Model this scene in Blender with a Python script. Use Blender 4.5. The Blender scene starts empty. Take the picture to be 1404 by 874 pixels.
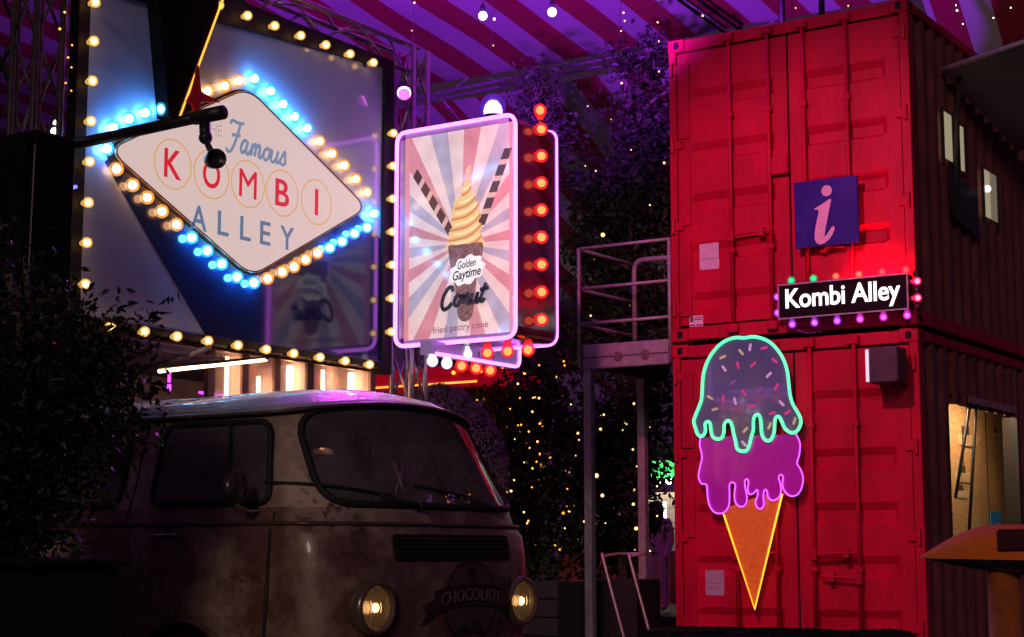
import bpy, bmesh, math, random
from mathutils import Vector, Matrix, noise
from mathutils.geometry import tessellate_polygon

scene = bpy.context.scene
COL = scene.collection
PI = math.pi
R = math.radians

# ------------------------------------------------------------------ camera
cam_data = bpy.data.cameras.new('camera')
cam = bpy.data.objects.new('camera', cam_data)
COL.objects.link(cam)
cam.location = (0, 0, 1.0)
cam.rotation_euler = (R(90 + 7.8), 0, R(33.3))
cam_data.sensor_width = 36
cam_data.lens = 36 * 2300 / 1404
cam_data.clip_end = 400
scene.camera = cam

# ------------------------------------------------------------------ night sky, faint moonlight, exposure
world = bpy.data.worlds.new('World')
scene.world = world
world.use_nodes = True
wn, wl = world.node_tree.nodes, world.node_tree.links
bg = wn['Background']
sky = wn.new('ShaderNodeTexSky')
sky.sky_type = 'NISHITA'
sky.sun_disc = False
sky.sun_elevation = R(-4)
sky.sun_rotation = R(160)
glow = wn.new('ShaderNodeMixRGB')
glow.blend_type = 'ADD'
glow.inputs[0].default_value = 1.0
wl.new(sky.outputs[0], glow.inputs[1])
glow.inputs[2].default_value = (0.30, 0.10, 0.36, 1)      # purple glow of the lit-up city night
wl.new(glow.outputs[0], bg.inputs[0])
bg.inputs[1].default_value = 0.10
sun_d = bpy.data.lights.new('moonlight', 'SUN')
sun_d.energy = 0.45
sun_d.angle = R(10)
sun_d.color = (1.0, 0.74, 0.58)
sun = bpy.data.objects.new('moonlight', sun_d)
COL.objects.link(sun)
sun.rotation_euler = Vector((-0.32, 0.88, -0.32)).to_track_quat('-Z', 'Y').to_euler()
vs = scene.view_settings
vs.view_transform = 'Standard'
vs.look = 'None'
vs.exposure = 0.0
vs.gamma = 1.0
scene.render.engine = 'CYCLES'
cy = scene.cycles
cy.use_denoising = True
cy.max_bounces = 6
cy.diffuse_bounces = 3
cy.glossy_bounces = 3
cy.transparent_max_bounces = 10
cy.sample_clamp_indirect = 3.0
cy.caustics_reflective = False
cy.caustics_refractive = False

# ------------------------------------------------------------------ materials
MATS = {}
def mat(name, c1, c2=None, scale=6.0, rough=0.55, metal=0.0, bump=0.0, bscale=None, emit=None, es=0.0,
        coat=0.0, spec=0.5, lo=0.38, hi=0.62, detail=6.0, rvar=0.0, stretch=None):
    if name in MATS: return MATS[name]
    m = bpy.data.materials.new(name); m.use_nodes = True
    n, l = m.node_tree.nodes, m.node_tree.links
    b = n['Principled BSDF']
    tc = n.new('ShaderNodeTexCoord')
    src = tc.outputs['Object']
    if stretch:
        mp = n.new('ShaderNodeMapping'); mp.inputs['Scale'].default_value = stretch
        l.new(src, mp.inputs[0]); src = mp.outputs[0]
    if c2 is None: c2 = tuple(x * 0.8 for x in c1)
    nz = n.new('ShaderNodeTexNoise'); nz.inputs['Scale'].default_value = scale; nz.inputs['Detail'].default_value = detail
    nz.inputs['Roughness'].default_value = 0.62
    l.new(src, nz.inputs['Vector'])
    rp = n.new('ShaderNodeValToRGB')
    rp.color_ramp.elements[0].position = lo; rp.color_ramp.elements[1].position = hi
    rp.color_ramp.elements[0].color = (*c1, 1); rp.color_ramp.elements[1].color = (*c2, 1)
    l.new(nz.outputs[0], rp.inputs[0]); l.new(rp.outputs[0], b.inputs['Base Color'])
    b.inputs['Roughness'].default_value = rough
    if rvar:
        mr = n.new('ShaderNodeMapRange'); mr.inputs[3].default_value = max(0.02, rough - rvar); mr.inputs[4].default_value = rough + rvar
        nz2 = n.new('ShaderNodeTexNoise'); nz2.inputs['Scale'].default_value = scale * 1.7; nz2.inputs['Detail'].default_value = 8
        l.new(src, nz2.inputs['Vector']); l.new(nz2.outputs[0], mr.inputs[0]); l.new(mr.outputs[0], b.inputs['Roughness'])
    b.inputs['Metallic'].default_value = metal
    b.inputs['Specular IOR Level'].default_value = spec
    if coat:
        b.inputs['Coat Weight'].default_value = coat; b.inputs['Coat Roughness'].default_value = 0.06
    if emit:
        b.inputs['Emission Color'].default_value = (*emit, 1); b.inputs['Emission Strength'].default_value = es
    if bump:
        nb = n.new('ShaderNodeTexNoise'); nb.inputs['Scale'].default_value = bscale or scale * 4; nb.inputs['Detail'].default_value = 5
        l.new(src, nb.inputs['Vector'])
        bp = n.new('ShaderNodeBump'); bp.inputs['Strength'].default_value = bump; bp.inputs['Distance'].default_value = 0.02
        l.new(nb.outputs[0], bp.inputs['Height']); l.new(bp.outputs[0], b.inputs['Normal'])
    MATS[name] = m
    return m

def lamp_mat(name, col, s):                      # a glowing lamp or tube
    if name in MATS: return MATS[name]
    m = bpy.data.materials.new(name); m.use_nodes = True
    b = m.node_tree.nodes['Principled BSDF']
    b.inputs['Base Color'].default_value = (*[0.5 * c for c in col], 1)
    b.inputs['Emission Color'].default_value = (*col, 1); b.inputs['Emission Strength'].default_value = s
    b.inputs['Roughness'].default_value = 0.3
    MATS[name] = m
    return m

def globe_mat(name, col, s, clear=0.6):          # tinted bulb glass round a hot filament
    if name in MATS: return MATS[name]
    m = bpy.data.materials.new(name); m.use_nodes = True
    n, l = m.node_tree.nodes, m.node_tree.links
    n.remove(n['Principled BSDF'])
    t = n.new('ShaderNodeBsdfTransparent'); t.inputs[0].default_value = (*[0.5 + 0.5 * c for c in col], 1)
    e = n.new('ShaderNodeEmission'); e.inputs[0].default_value = (*col, 1); e.inputs[1].default_value = s
    g = n.new('ShaderNodeBsdfGlossy'); g.inputs[1].default_value = 0.08
    mx = n.new('ShaderNodeMixShader'); mx.inputs[0].default_value = clear
    l.new(e.outputs[0], mx.inputs[1]); l.new(t.outputs[0], mx.inputs[2])
    m2 = n.new('ShaderNodeMixShader'); m2.inputs[0].default_value = 0.05
    l.new(mx.outputs[0], m2.inputs[1]); l.new(g.outputs[0], m2.inputs[2])
    l.new(m2.outputs[0], n['Material Output'].inputs[0])
    MATS[name] = m
    return m

def pane_mat(name, tint, gloss=0.12, rough=0.04):   # thin window glass
    if name in MATS: return MATS[name]
    m = bpy.data.materials.new(name); m.use_nodes = True
    n, l = m.node_tree.nodes, m.node_tree.links
    n.remove(n['Principled BSDF'])
    t = n.new('ShaderNodeBsdfTransparent'); t.inputs[0].default_value = (*tint, 1)
    g = n.new('ShaderNodeBsdfGlossy'); g.inputs[1].default_value = rough
    mx = n.new('ShaderNodeMixShader'); mx.inputs[0].default_value = gloss
    l.new(t.outputs[0], mx.inputs[1]); l.new(g.outputs[0], mx.inputs[2])
    l.new(mx.outputs[0], n['Material Output'].inputs[0])
    MATS[name] = m
    return m

# ------------------------------------------------------------------ mesh builder and object helpers
ORG = {}
def org(o): return ORG.get(o.name, Vector((0, 0, 0)))

class MB:
    def __init__(s): s.v = []; s.f = []; s.c = []
    def add(s, vs, fs):
        k = len(s.v); s.v += [tuple(v) for v in vs]; s.f += [tuple(i + k for i in f) for f in fs]; return s
    def box(s, x0, x1, y0, y1, z0, z1):
        if x0 > x1: x0, x1 = x1, x0
        if y0 > y1: y0, y1 = y1, y0
        if z0 > z1: z0, z1 = z1, z0
        return s.add([(x0,y0,z0),(x1,y0,z0),(x1,y1,z0),(x0,y1,z0),(x0,y0,z1),(x1,y0,z1),(x1,y1,z1),(x0,y1,z1)],
                     [(0,3,2,1),(4,5,6,7),(0,1,5,4),(1,2,6,5),(2,3,7,6),(3,0,4,7)])
    def bbox(s, x0, x1, y0, y1, z0, z1, b=0.006):       # a box with chamfered edges
        bm = bmesh.new(); bmesh.ops.create_cube(bm, size=1)
        for v in bm.verts:
            v.co = ((x0+x1)/2 + v.co.x*abs(x1-x0), (y0+y1)/2 + v.co.y*abs(y1-y0), (z0+z1)/2 + v.co.z*abs(z1-z0))
        bmesh.ops.bevel(bm, geom=list(bm.edges), offset=b, segments=1, affect='EDGES', profile=0.5)
        bm.verts.index_update()
        s.add([v.co[:] for v in bm.verts], [[v.index for v in f.verts] for f in bm.faces]); bm.free(); return s
    def tube(s, pts, r, n=8, closed=False, caps=True):
        pts = [Vector(p) for p in pts]
        m = len(pts); rings = []
        up = None
        for i, p in enumerate(pts):
            if closed: d = pts[(i+1) % m] - pts[i-1]
            else: d = pts[min(i+1, m-1)] - pts[max(i-1, 0)]
            if d.length < 1e-9: d = Vector((0,0,1))
            d.normalize()
            if up is None:
                up = Vector((0,0,1)) if abs(d.z) < 0.9 else Vector((1,0,0))
            a = up - d * up.dot(d)
            if a.length < 1e-4: a = d.orthogonal()
            a.normalize(); b = d.cross(a); up = a
            rr = r[i] if isinstance(r, (list, tuple)) else r
            rings.append([p + a*math.cos(2*PI*k/n)*rr + b*math.sin(2*PI*k/n)*rr for k in range(n)])
        vs = [v for ring in rings for v in ring]; fs = []
        for i in range(m if closed else m-1):
            j = (i+1) % m
            for k in range(n):
                fs.append((i*n+k, i*n+(k+1)%n, j*n+(k+1)%n, j*n+k))
        if caps and not closed:
            fs.append(tuple(range(n-1, -1, -1))); fs.append(tuple((m-1)*n+k for k in range(n)))
        return s.add(vs, fs)
    def lathe(s, prof, o, axis, n=16):                    # prof: (distance along axis, radius)
        o = Vector(o); d = Vector(axis).normalized(); a = d.orthogonal().normalized(); b = d.cross(a)
        vs = []; fs = []
        for h, r in prof:
            vs += [o + d*h + (a*math.cos(2*PI*k/n) + b*math.sin(2*PI*k/n))*max(r, 1e-4) for k in range(n)]
        for i in range(len(prof)-1):
            for k in range(n): fs.append((i*n+k, i*n+(k+1)%n, (i+1)*n+(k+1)%n, (i+1)*n+k))
        fs.append(tuple(range(n-1,-1,-1))); fs.append(tuple((len(prof)-1)*n+k for k in range(n)))
        return s.add(vs, fs)
    def ball(s, c, r, n=10, m=7):
        return s.lathe([(-r*math.cos(PI*i/m), r*math.sin(PI*i/m)) for i in range(m+1)], c, (0,0,1), n)
    def prism(s, pts, fn, d0, d1):                        # outline pts (a,b) swept from depth d0 to d1; fn(a,b,d)->xyz
        tri = tessellate_polygon([[Vector((a, b, 0)) for a, b in pts]])
        k = len(pts)
        vs = [fn(a, b, d0) for a, b in pts] + [fn(a, b, d1) for a, b in pts]
        fs = [tuple(t) for t in tri] + [tuple(i + k for i in reversed(t)) for t in tri]
        fs += [(i, (i+1) % k, (i+1) % k + k, i + k) for i in range(k)]
        return s.add(vs, fs)
    def build(s, name, m, parent=None, smooth=False, loc=None, fix=True):
        if parent is not None: o0 = org(parent)
        elif loc is not None: o0 = Vector(loc)
        else:
            xs = [v[0] for v in s.v]; ys = [v[1] for v in s.v]
            o0 = Vector(((min(xs)+max(xs))/2, (min(ys)+max(ys))/2, min(v[2] for v in s.v)))
        me = bpy.data.meshes.new(name)
        me.from_pydata([(v[0]-o0.x, v[1]-o0.y, v[2]-o0.z) for v in s.v], [], s.f)
        if fix:
            bm = bmesh.new(); bm.from_mesh(me); bmesh.ops.recalc_face_normals(bm, faces=bm.faces); bm.to_mesh(me); bm.free()
        if smooth: me.shade_smooth()
        me.materials.append(m)
        o = bpy.data.objects.new(name, me); COL.objects.link(o)
        if parent is not None: o.parent = parent
        else: o.location = o0
        ORG[o.name] = o0
        return o

def tag(o, label, cat, group=None, kind=None):
    if label: o['label'] = label
    if cat: o['category'] = cat
    if group: o['group'] = group
    if kind: o['kind'] = kind
    return o
def structure(o): o['kind'] = 'structure'; return o
def thing(name, loc, label, cat, group=None):
    o = bpy.data.objects.new(name, None); COL.objects.link(o); o.location = loc; o.empty_display_size = 0.1
    ORG[o.name] = Vector(loc)
    return tag(o, label, cat, group)
def inst(name, src, parent, loc, rot=None):               # a piece that shares its mesh with alike pieces
    o = bpy.data.objects.new(name, src if isinstance(src, bpy.types.Mesh) else src.data); COL.objects.link(o)
    o.parent = parent; o.location = Vector(loc) - org(parent)
    if rot: o.rotation_euler = rot
    ORG[o.name] = Vector(loc)
    return o
def mesh_only(mb, name, m, smooth=True):
    o = mb.build(name, m, loc=(0,0,0), smooth=smooth); me = o.data; bpy.data.objects.remove(o); return me

def smooth_path(pts, closed=False, k=4):
    pts = [Vector(p) for p in pts]; n = len(pts); out = []
    for i in range(n if closed else n-1):
        p0 = pts[i-1] if (closed or i > 0) else pts[0]; p1 = pts[i]; p2 = pts[(i+1) % n]
        p3 = pts[(i+2) % n] if (closed or i+2 < n) else pts[n-1]
        for j in range(k):
            t = j / k
            out.append(0.5*((2*p1) + (p2-p0)*t + (2*p0-5*p1+4*p2-p3)*t*t + (3*p1-p0-3*p2+p3)*t*t*t))
    if not closed: out.append(pts[-1])
    return out
def rounded(pts, r, k=6):                                  # polygon with rounded corners, 2-D
    out = []; n = len(pts)
    for i in range(n):
        p = Vector(pts[i]); a = Vector(pts[i-1]) - p; b = Vector(pts[(i+1) % n]) - p
        rr = min(r, a.length*0.45, b.length*0.45)
        pa = p + a.normalized()*rr; pb = p + b.normalized()*rr
        for j in range(k+1):
            t = j/k; q = pa*(1-t)**2 + p*2*t*(1-t) + pb*t*t; out.append((q.x, q.y))
    return out
def rect(x0, x1, y0, y1): return [(x0,y0),(x1,y0),(x1,y1),(x0,y1)]
def ribbon(mb, pts, w, fn, d0, d1):                        # flat pen stroke
    pts = [Vector((p[0], p[1])) for p in pts]
    L = []; Rr = []
    for i, p in enumerate(pts):
        d = pts[min(i+1, len(pts)-1)] - pts[max(i-1, 0)]
        if d.length < 1e-9: d = Vector((1, 0))
        d.normalize(); nn = Vector((-d.y, d.x)) * (w/2)
        L.append(p+nn); Rr.append(p-nn)
    for i in range(len(pts)-1):
        q = [L[i], L[i+1], Rr[i+1], Rr[i]]
        vs = [fn(a.x, a.y, d0) for a in q] + [fn(a.x, a.y, d1) for a in q]
        mb.add(vs, [(0,1,2,3),(7,6,5,4),(0,4,5,1),(1,5,6,2),(2,6,7,3),(3,7,4,0)])
    return mb
def text(mb, s, box, fn, d0, d1, bold=0.0, shear=0.0, slope=0.0, spacing=1.0):
    # box = (a0, a1, b0, b1): the text fills it; fn(a,b,d)->xyz
    cu = bpy.data.curves.new('t', 'FONT'); cu.body = s; cu.size = 1; cu.offset = bold; cu.shear = shear
    cu.space_character = spacing; cu.resolution_u = 4
    ob = bpy.data.objects.new('t', cu); COL.objects.link(ob)
    dg = bpy.context.evaluated_depsgraph_get(); me = bpy.data.meshes.new_from_object(ob.evaluated_get(dg))
    bpy.data.objects.remove(ob)
    xs = [v.co.x for v in me.vertices]; ys = [v.co.y for v in me.vertices]
    x0, x1, y0, y1 = min(xs), max(xs), min(ys), max(ys)
    a0, a1, b0, b1 = box
    def mp(v, d):
        t = (v.co.x-x0)/(x1-x0)
        return fn(a0+(a1-a0)*t, b0+(b1-b0)*(v.co.y-y0)/(y1-y0)+slope*(a1-a0)*t, d)
    k = len(mb.v); n = len(me.vertices)
    mb.v += [tuple(mp(v, d1)) for v in me.vertices]
    mb.f += [tuple(i+k for i in p.vertices) for p in me.polygons]
    bm = bmesh.new(); bm.from_mesh(me)
    mb.v += [tuple(mp(v, d0)) for v in me.vertices]
    bm.edges.ensure_lookup_table()
    for e in bm.edges:
        if len(e.link_faces) == 1:
            i, j = e.verts[0].index, e.verts[1].index
            mb.f.append((i+k, j+k, j+k+n, i+k+n))
    bm.free(); bpy.data.meshes.remove(me)
    return mb

def fy(y0, s=-1):      # a plane facing -Y: (a,b,d) -> (x, y0 - d, z)
    return lambda a, b, d: (a, y0 - d, b)
def fx(x0):            # a plane facing +X: (a,b,d) -> (x0 + d, y, z)
    return lambda a, b, d: (x0 + d, a, b)
GREEN_OUTLINE = [(-7.079,2.049),(-7.100,2.109),(-7.114,2.162),(-7.098,2.214),(-7.060,2.292),(-7.030,2.369),(-7.021,2.461),(-7.012,2.566),(-6.988,2.657),(-6.943,2.747),(-6.861,2.840),(-6.773,2.894),(-6.672,2.916),(-6.586,2.907),(-6.501,2.912),(-6.417,2.893),(-6.333,2.851),(-6.252,2.768),(-6.198,2.675),(-6.166,2.570),(-6.155,2.454),(-6.144,2.352),(-6.119,2.274),(-6.073,2.196),(-6.047,2.131),(-6.062,2.068),(-6.104,2.026),(-6.159,2.028),(-6.206,2.068),(-6.232,2.126),(-6.259,2.172),(-6.293,2.160),(-6.302,2.103),(-6.310,2.027),(-6.347,1.965),(-6.395,1.966),(-6.429,2.019),(-6.434,2.096),(-6.440,2.160),(-6.460,2.197),(-6.495,2.188),(-6.510,2.137),(-6.512,2.060),(-6.535,1.997),(-6.557,1.921),(-6.586,1.877),(-6.636,1.874),(-6.678,1.899),(-6.691,1.964),(-6.711,2.042),(-6.724,2.107),(-6.744,2.147),(-6.773,2.155),(-6.802,2.123),(-6.808,2.046),(-6.833,2.001),(-6.884,1.994),(-6.927,2.024),(-6.940,2.090),(-6.946,2.136),(-6.968,2.156),(-6.997,2.138),(-6.994,2.079),(-7.013,2.034),(-7.050,2.026)]
VIOLET_OUTLINE = [(-7.055,2.014),(-7.061,1.941),(-7.039,1.837),(-7.064,1.734),(-7.079,1.652),(-7.050,1.589),(-6.998,1.578),(-6.990,1.485),(-6.973,1.393),(-6.929,1.331),(-6.872,1.314),(-6.815,1.329),(-6.773,1.390),(-6.766,1.502),(-6.765,1.573),(-6.737,1.595),(-6.706,1.572),(-6.717,1.501),(-6.712,1.419),(-6.668,1.374),(-6.611,1.387),(-6.592,1.458),(-6.608,1.539),(-6.611,1.604),(-6.591,1.620),(-6.574,1.595),(-6.586,1.529),(-6.565,1.482),(-6.520,1.497),(-6.493,1.523),(-6.487,1.476),(-6.511,1.406),(-6.490,1.360),(-6.457,1.351),(-6.429,1.385),(-6.432,1.465),(-6.420,1.516),(-6.398,1.515),(-6.384,1.455),(-6.345,1.424),(-6.290,1.443),(-6.260,1.493),(-6.263,1.573),(-6.279,1.623),(-6.261,1.653),(-6.237,1.632),(-6.243,1.562),(-6.223,1.502),(-6.170,1.461),(-6.105,1.470),(-6.060,1.529),(-6.043,1.618),(-6.067,1.698),(-6.098,1.749),(-6.074,1.828),(-6.065,1.928),(-6.102,2.010)]
CONE_CORNERS = [(-6.838,1.309),(-6.547,0.460),(-6.256,1.482)]
SPRINKLES = [(-6.534,2.819,80,0),(-6.625,2.779,-50,1),(-6.660,2.661,-75,2),(-6.509,2.657,35,2),(-6.800,2.639,-55,0),(-6.354,2.555,40,0),(-6.280,2.442,60,2),(-6.601,2.404,-50,2),(-6.695,2.333,-75,0),(-6.815,2.363,90,2),(-6.235,2.292,-45,0),(-6.529,2.280,0,2),(-6.597,2.066,45,1),(-6.900,2.268,10,1),(-6.295,2.681,-40,2),(-6.393,2.803,10,2),(-6.179,2.207,30,2),(-6.327,2.207,10,2),(-6.949,2.378,-30,1),(-6.716,2.504,35,3),(-6.455,2.419,50,3),(-6.115,2.128,70,1),(-6.357,2.093,60,1),(-6.613,1.942,-45,0),(-6.812,2.745,20,1)]
DIAMOND = [(7.824,3.692),(9.190,4.435),(10.638,3.769),(9.275,3.020)]
DIAMOND_BULBS = [(7.879,3.861),(8.024,3.954),(8.173,4.029),(8.334,4.091),(8.792,4.330),(8.968,4.410),(9.125,4.486),(9.293,4.544),(9.478,4.489),(9.624,4.418),(9.764,4.350),(9.915,4.289),(10.069,4.214),(10.225,4.144),(10.384,4.079),(10.537,3.993),(10.683,3.909),(10.784,3.748),(10.689,3.616),(10.527,3.542),(10.370,3.451),(10.215,3.375),(10.064,3.311),(9.924,3.238),(9.787,3.161),(9.652,3.102),(9.487,3.029),(9.334,2.975),(9.149,2.994),(8.982,3.069),(8.827,3.144),(8.666,3.216),(8.510,3.286),(8.363,3.357),(8.219,3.431),(8.077,3.494),(7.924,3.578),(7.832,3.703)]
STAR = [(8.593,4.461),(8.629,4.274),(8.828,4.238),(8.632,4.199),(8.591,4.081),(8.536,4.166),(8.477,4.164),(8.519,4.238)]
LETTER_CENTRES = [(8.426,3.734),(8.820,3.740),(9.212,3.737),(9.600,3.740),(10.008,3.749)]
INFO_GLYPH = [(-5.868,4.022),(-5.775,4.069),(-5.704,4.100),(-5.721,4.011),(-5.746,3.900),(-5.771,3.789),(-5.761,3.768),(-5.698,3.846),(-5.675,3.826),(-5.700,3.773),(-5.738,3.728),(-5.803,3.696),(-5.850,3.713),(-5.867,3.769),(-5.853,3.876),(-5.822,4.004)]
INFO_DOT = [(-5.742,4.179)]
SOFT_OUTLINE = [(-7.646,4.102),(-7.689,4.071),(-7.682,4.021),(-7.710,3.952),(-7.732,3.894),(-7.746,3.847),(-7.812,3.812),(-7.804,3.768),(-7.833,3.729),(-7.818,3.685),(-7.840,3.638),(-7.825,3.600),(-7.861,3.556),(-7.854,3.506),(-7.883,3.455),(-7.839,3.408),(-7.521,3.431),(-7.529,3.485),(-7.550,3.535),(-7.529,3.581),(-7.565,3.627),(-7.536,3.672),(-7.558,3.716),(-7.587,3.768),(-7.609,3.819),(-7.630,3.882),(-7.645,3.956),(-7.667,4.019),(-7.646,4.065)]
SWIRLS = [[(-7.732,3.857),(-7.685,3.868),(-7.655,3.892),(-7.638,3.919)],[(-7.797,3.749),(-7.695,3.760),(-7.630,3.792),(-7.594,3.829)],[(-7.833,3.662),(-7.695,3.676),(-7.607,3.717),(-7.558,3.765)],[(-7.847,3.572),(-7.694,3.587),(-7.597,3.629),(-7.543,3.679)],[(-7.861,3.489),(-7.697,3.503),(-7.594,3.545),(-7.536,3.594)],[(-7.853,3.416),(-7.690,3.426),(-7.586,3.461),(-7.529,3.503)]]
CONE_PRINT = [(-7.861,3.447),(-7.810,3.454),(-7.665,3.451),(-7.528,3.449),(-7.521,3.371),(-7.542,3.254),(-7.570,3.215),(-7.584,3.109),(-7.605,2.962),(-7.626,2.851),(-7.690,2.814),(-7.755,2.849),(-7.778,2.976),(-7.793,3.115),(-7.815,3.219),(-7.845,3.312)]
STRAWS = [[(-8.216,4.118),(-7.839,3.566)],[(-7.268,4.210),(-7.536,3.606)]]

# ------------------------------------------------------------------ shared materials
M_black = mat('black_steel', (0.012,0.012,0.014), (0.02,0.018,0.02), 20, rough=0.45, bump=0.05)
M_dark = mat('charcoal_paint', (0.02,0.02,0.024), (0.035,0.03,0.035), 9, rough=0.6, bump=0.1)
M_alu = mat('truss_aluminium', (0.50,0.48,0.50), (0.36,0.34,0.37), 25, rough=0.36, metal=0.9, bump=0.05)
M_steel = mat('galvanised_steel', (0.36,0.33,0.36), (0.26,0.23,0.26), 14, rough=0.55, metal=0.3, bump=0.12)
M_chrome = mat('chrome', (0.7,0.68,0.66), (0.55,0.53,0.5), 30, rough=0.18, metal=1.0)
M_rubber = mat('black_rubber', (0.010,0.010,0.010), (0.018,0.017,0.017), 30, rough=0.7)
M_wire = mat('dark_cable', (0.012,0.010,0.012), (0.02,0.016,0.02), 30, rough=0.6)
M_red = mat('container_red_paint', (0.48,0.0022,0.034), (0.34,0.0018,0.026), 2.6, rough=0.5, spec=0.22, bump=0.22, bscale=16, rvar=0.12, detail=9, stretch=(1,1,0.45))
M_white = mat('white_paint', (0.72,0.70,0.70), (0.6,0.58,0.58), 12, rough=0.5)

# ------------------------------------------------------------------ ground
def asphalt():
    m = mat('asphalt', (0.030,0.028,0.030), (0.062,0.058,0.060), 1.4, rough=0.75, bump=0.5, bscale=120, rvar=0.2, detail=10)
    return m
g = MB()
g.add([(-160,-40,0),(60,-40,0),(60,180,0),(-160,180,0)], [(0,1,2,3)])
structure(g.build('ground', asphalt(), loc=(0,0,0)))
# raised deck the far stalls stand on
structure(MB().box(-30,-10.2, 19.5,34, -0.05,0.12).build('timber_deck', mat('deck_timber',(0.07,0.05,0.04),(0.045,0.032,0.026),5,rough=0.7,bump=0.3)))

# ------------------------------------------------------------------ bulbs
def bulb_kind(key, core, cs, shell, ss, r=0.036, neck=True):
    k = mesh_only(MB().ball((0,0,0.0), r*0.62, 10, 6), 'filament_'+key, lamp_mat('filament_'+key, core, cs))
    prof = [(-r*1.9, r*0.42), (-r*1.35, r*0.46), (-r*0.8, r*0.72), (-r*0.3, r*0.96), (0.05*r, r), (r*0.5, r*0.87), (r*0.85, r*0.5), (r, 0.001)] if neck else \
           [(-r*math.cos(PI*i/8), r*math.sin(PI*i/8)) for i in range(9)]
    sh = mesh_only(MB().lathe(prof, (0,0,0), (0,0,1), 14), 'bulb_'+key, globe_mat('globe_'+key, shell, ss))
    so = mesh_only(MB().lathe([(-r*2.7, r*0.5),(-r*2.5,r*0.56),(-r*1.7,r*0.56),(-r*1.55,r*0.48)], (0,0,0), (0,0,1), 12), 'socket_'+key, M_black)
    return (sh, k, so)
BK = {
 'warm':  bulb_kind('warm', (1.0,0.72,0.30), 9.0, (1.0,0.55,0.11), 1.6, 0.037),
 'cyan':  bulb_kind('cyan', (0.20,0.64,1.0), 75.0, (0.04,0.50,1.0), 2.2, 0.050),
 'amber': bulb_kind('amber', (1.0,0.72,0.42), 15.0, (1.0,0.42,0.06), 1.6, 0.050),
 'red':   bulb_kind('red', (1.0,0.26,0.06), 7.0, (1.0,0.025,0.03), 1.5, 0.056),
 'white': bulb_kind('white', (0.95,0.90,1.0), 8.0, (0.85,0.82,1.0), 2.2, 0.046),
 'green': bulb_kind('green', (0.10,1.0,0.45), 1.8, (0.02,0.75,0.30), 0.9, 0.036),
 'coral': bulb_kind('coral', (1.0,0.30,0.18), 2.2, (1.0,0.10,0.07), 1.0, 0.036),
 'rose':  bulb_kind('rose', (1.0,0.14,0.16), 2.0, (1.0,0.06,0.09), 0.9, 0.036),
 'violet':bulb_kind('violet', (0.75,0.25,1.0), 2.8, (0.60,0.05,1.0), 1.1, 0.036),
 'magenta':bulb_kind('magenta', (1.0,0.20,0.85), 3.0, (0.9,0.04,0.75), 1.1, 0.036),
 'pinkred':bulb_kind('pinkred', (1.0,0.25,0.45), 7.0, (1.0,0.03,0.16), 1.6, 0.036),
}
def bulb(parent, loc, d, kind):
    sh, k, so = BK[kind]
    b = inst('bulb', sh, parent, loc, Vector(d).to_track_quat('Z', 'Y').to_euler())
    for nm, me in (('filament', k), ('socket', so)):
        c = bpy.data.objects.new(nm, me); COL.objects.link(c); c.parent = b
    return b

# ------------------------------------------------------------------ shipping containers
CX0, CX1, CY, CL = -7.385, -4.985, 14.0, 6.06
W_TOP = 5.87
def casting(mb, x0, x1, y0, y1, z0, z1): mb.bbox(x0, x1, y0, y1, z0, z1, 0.008)
hole_mat = mat('dark_hole', (0.006,0.004,0.005), (0.01,0.006,0.008), 8, rough=0.9)

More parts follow.
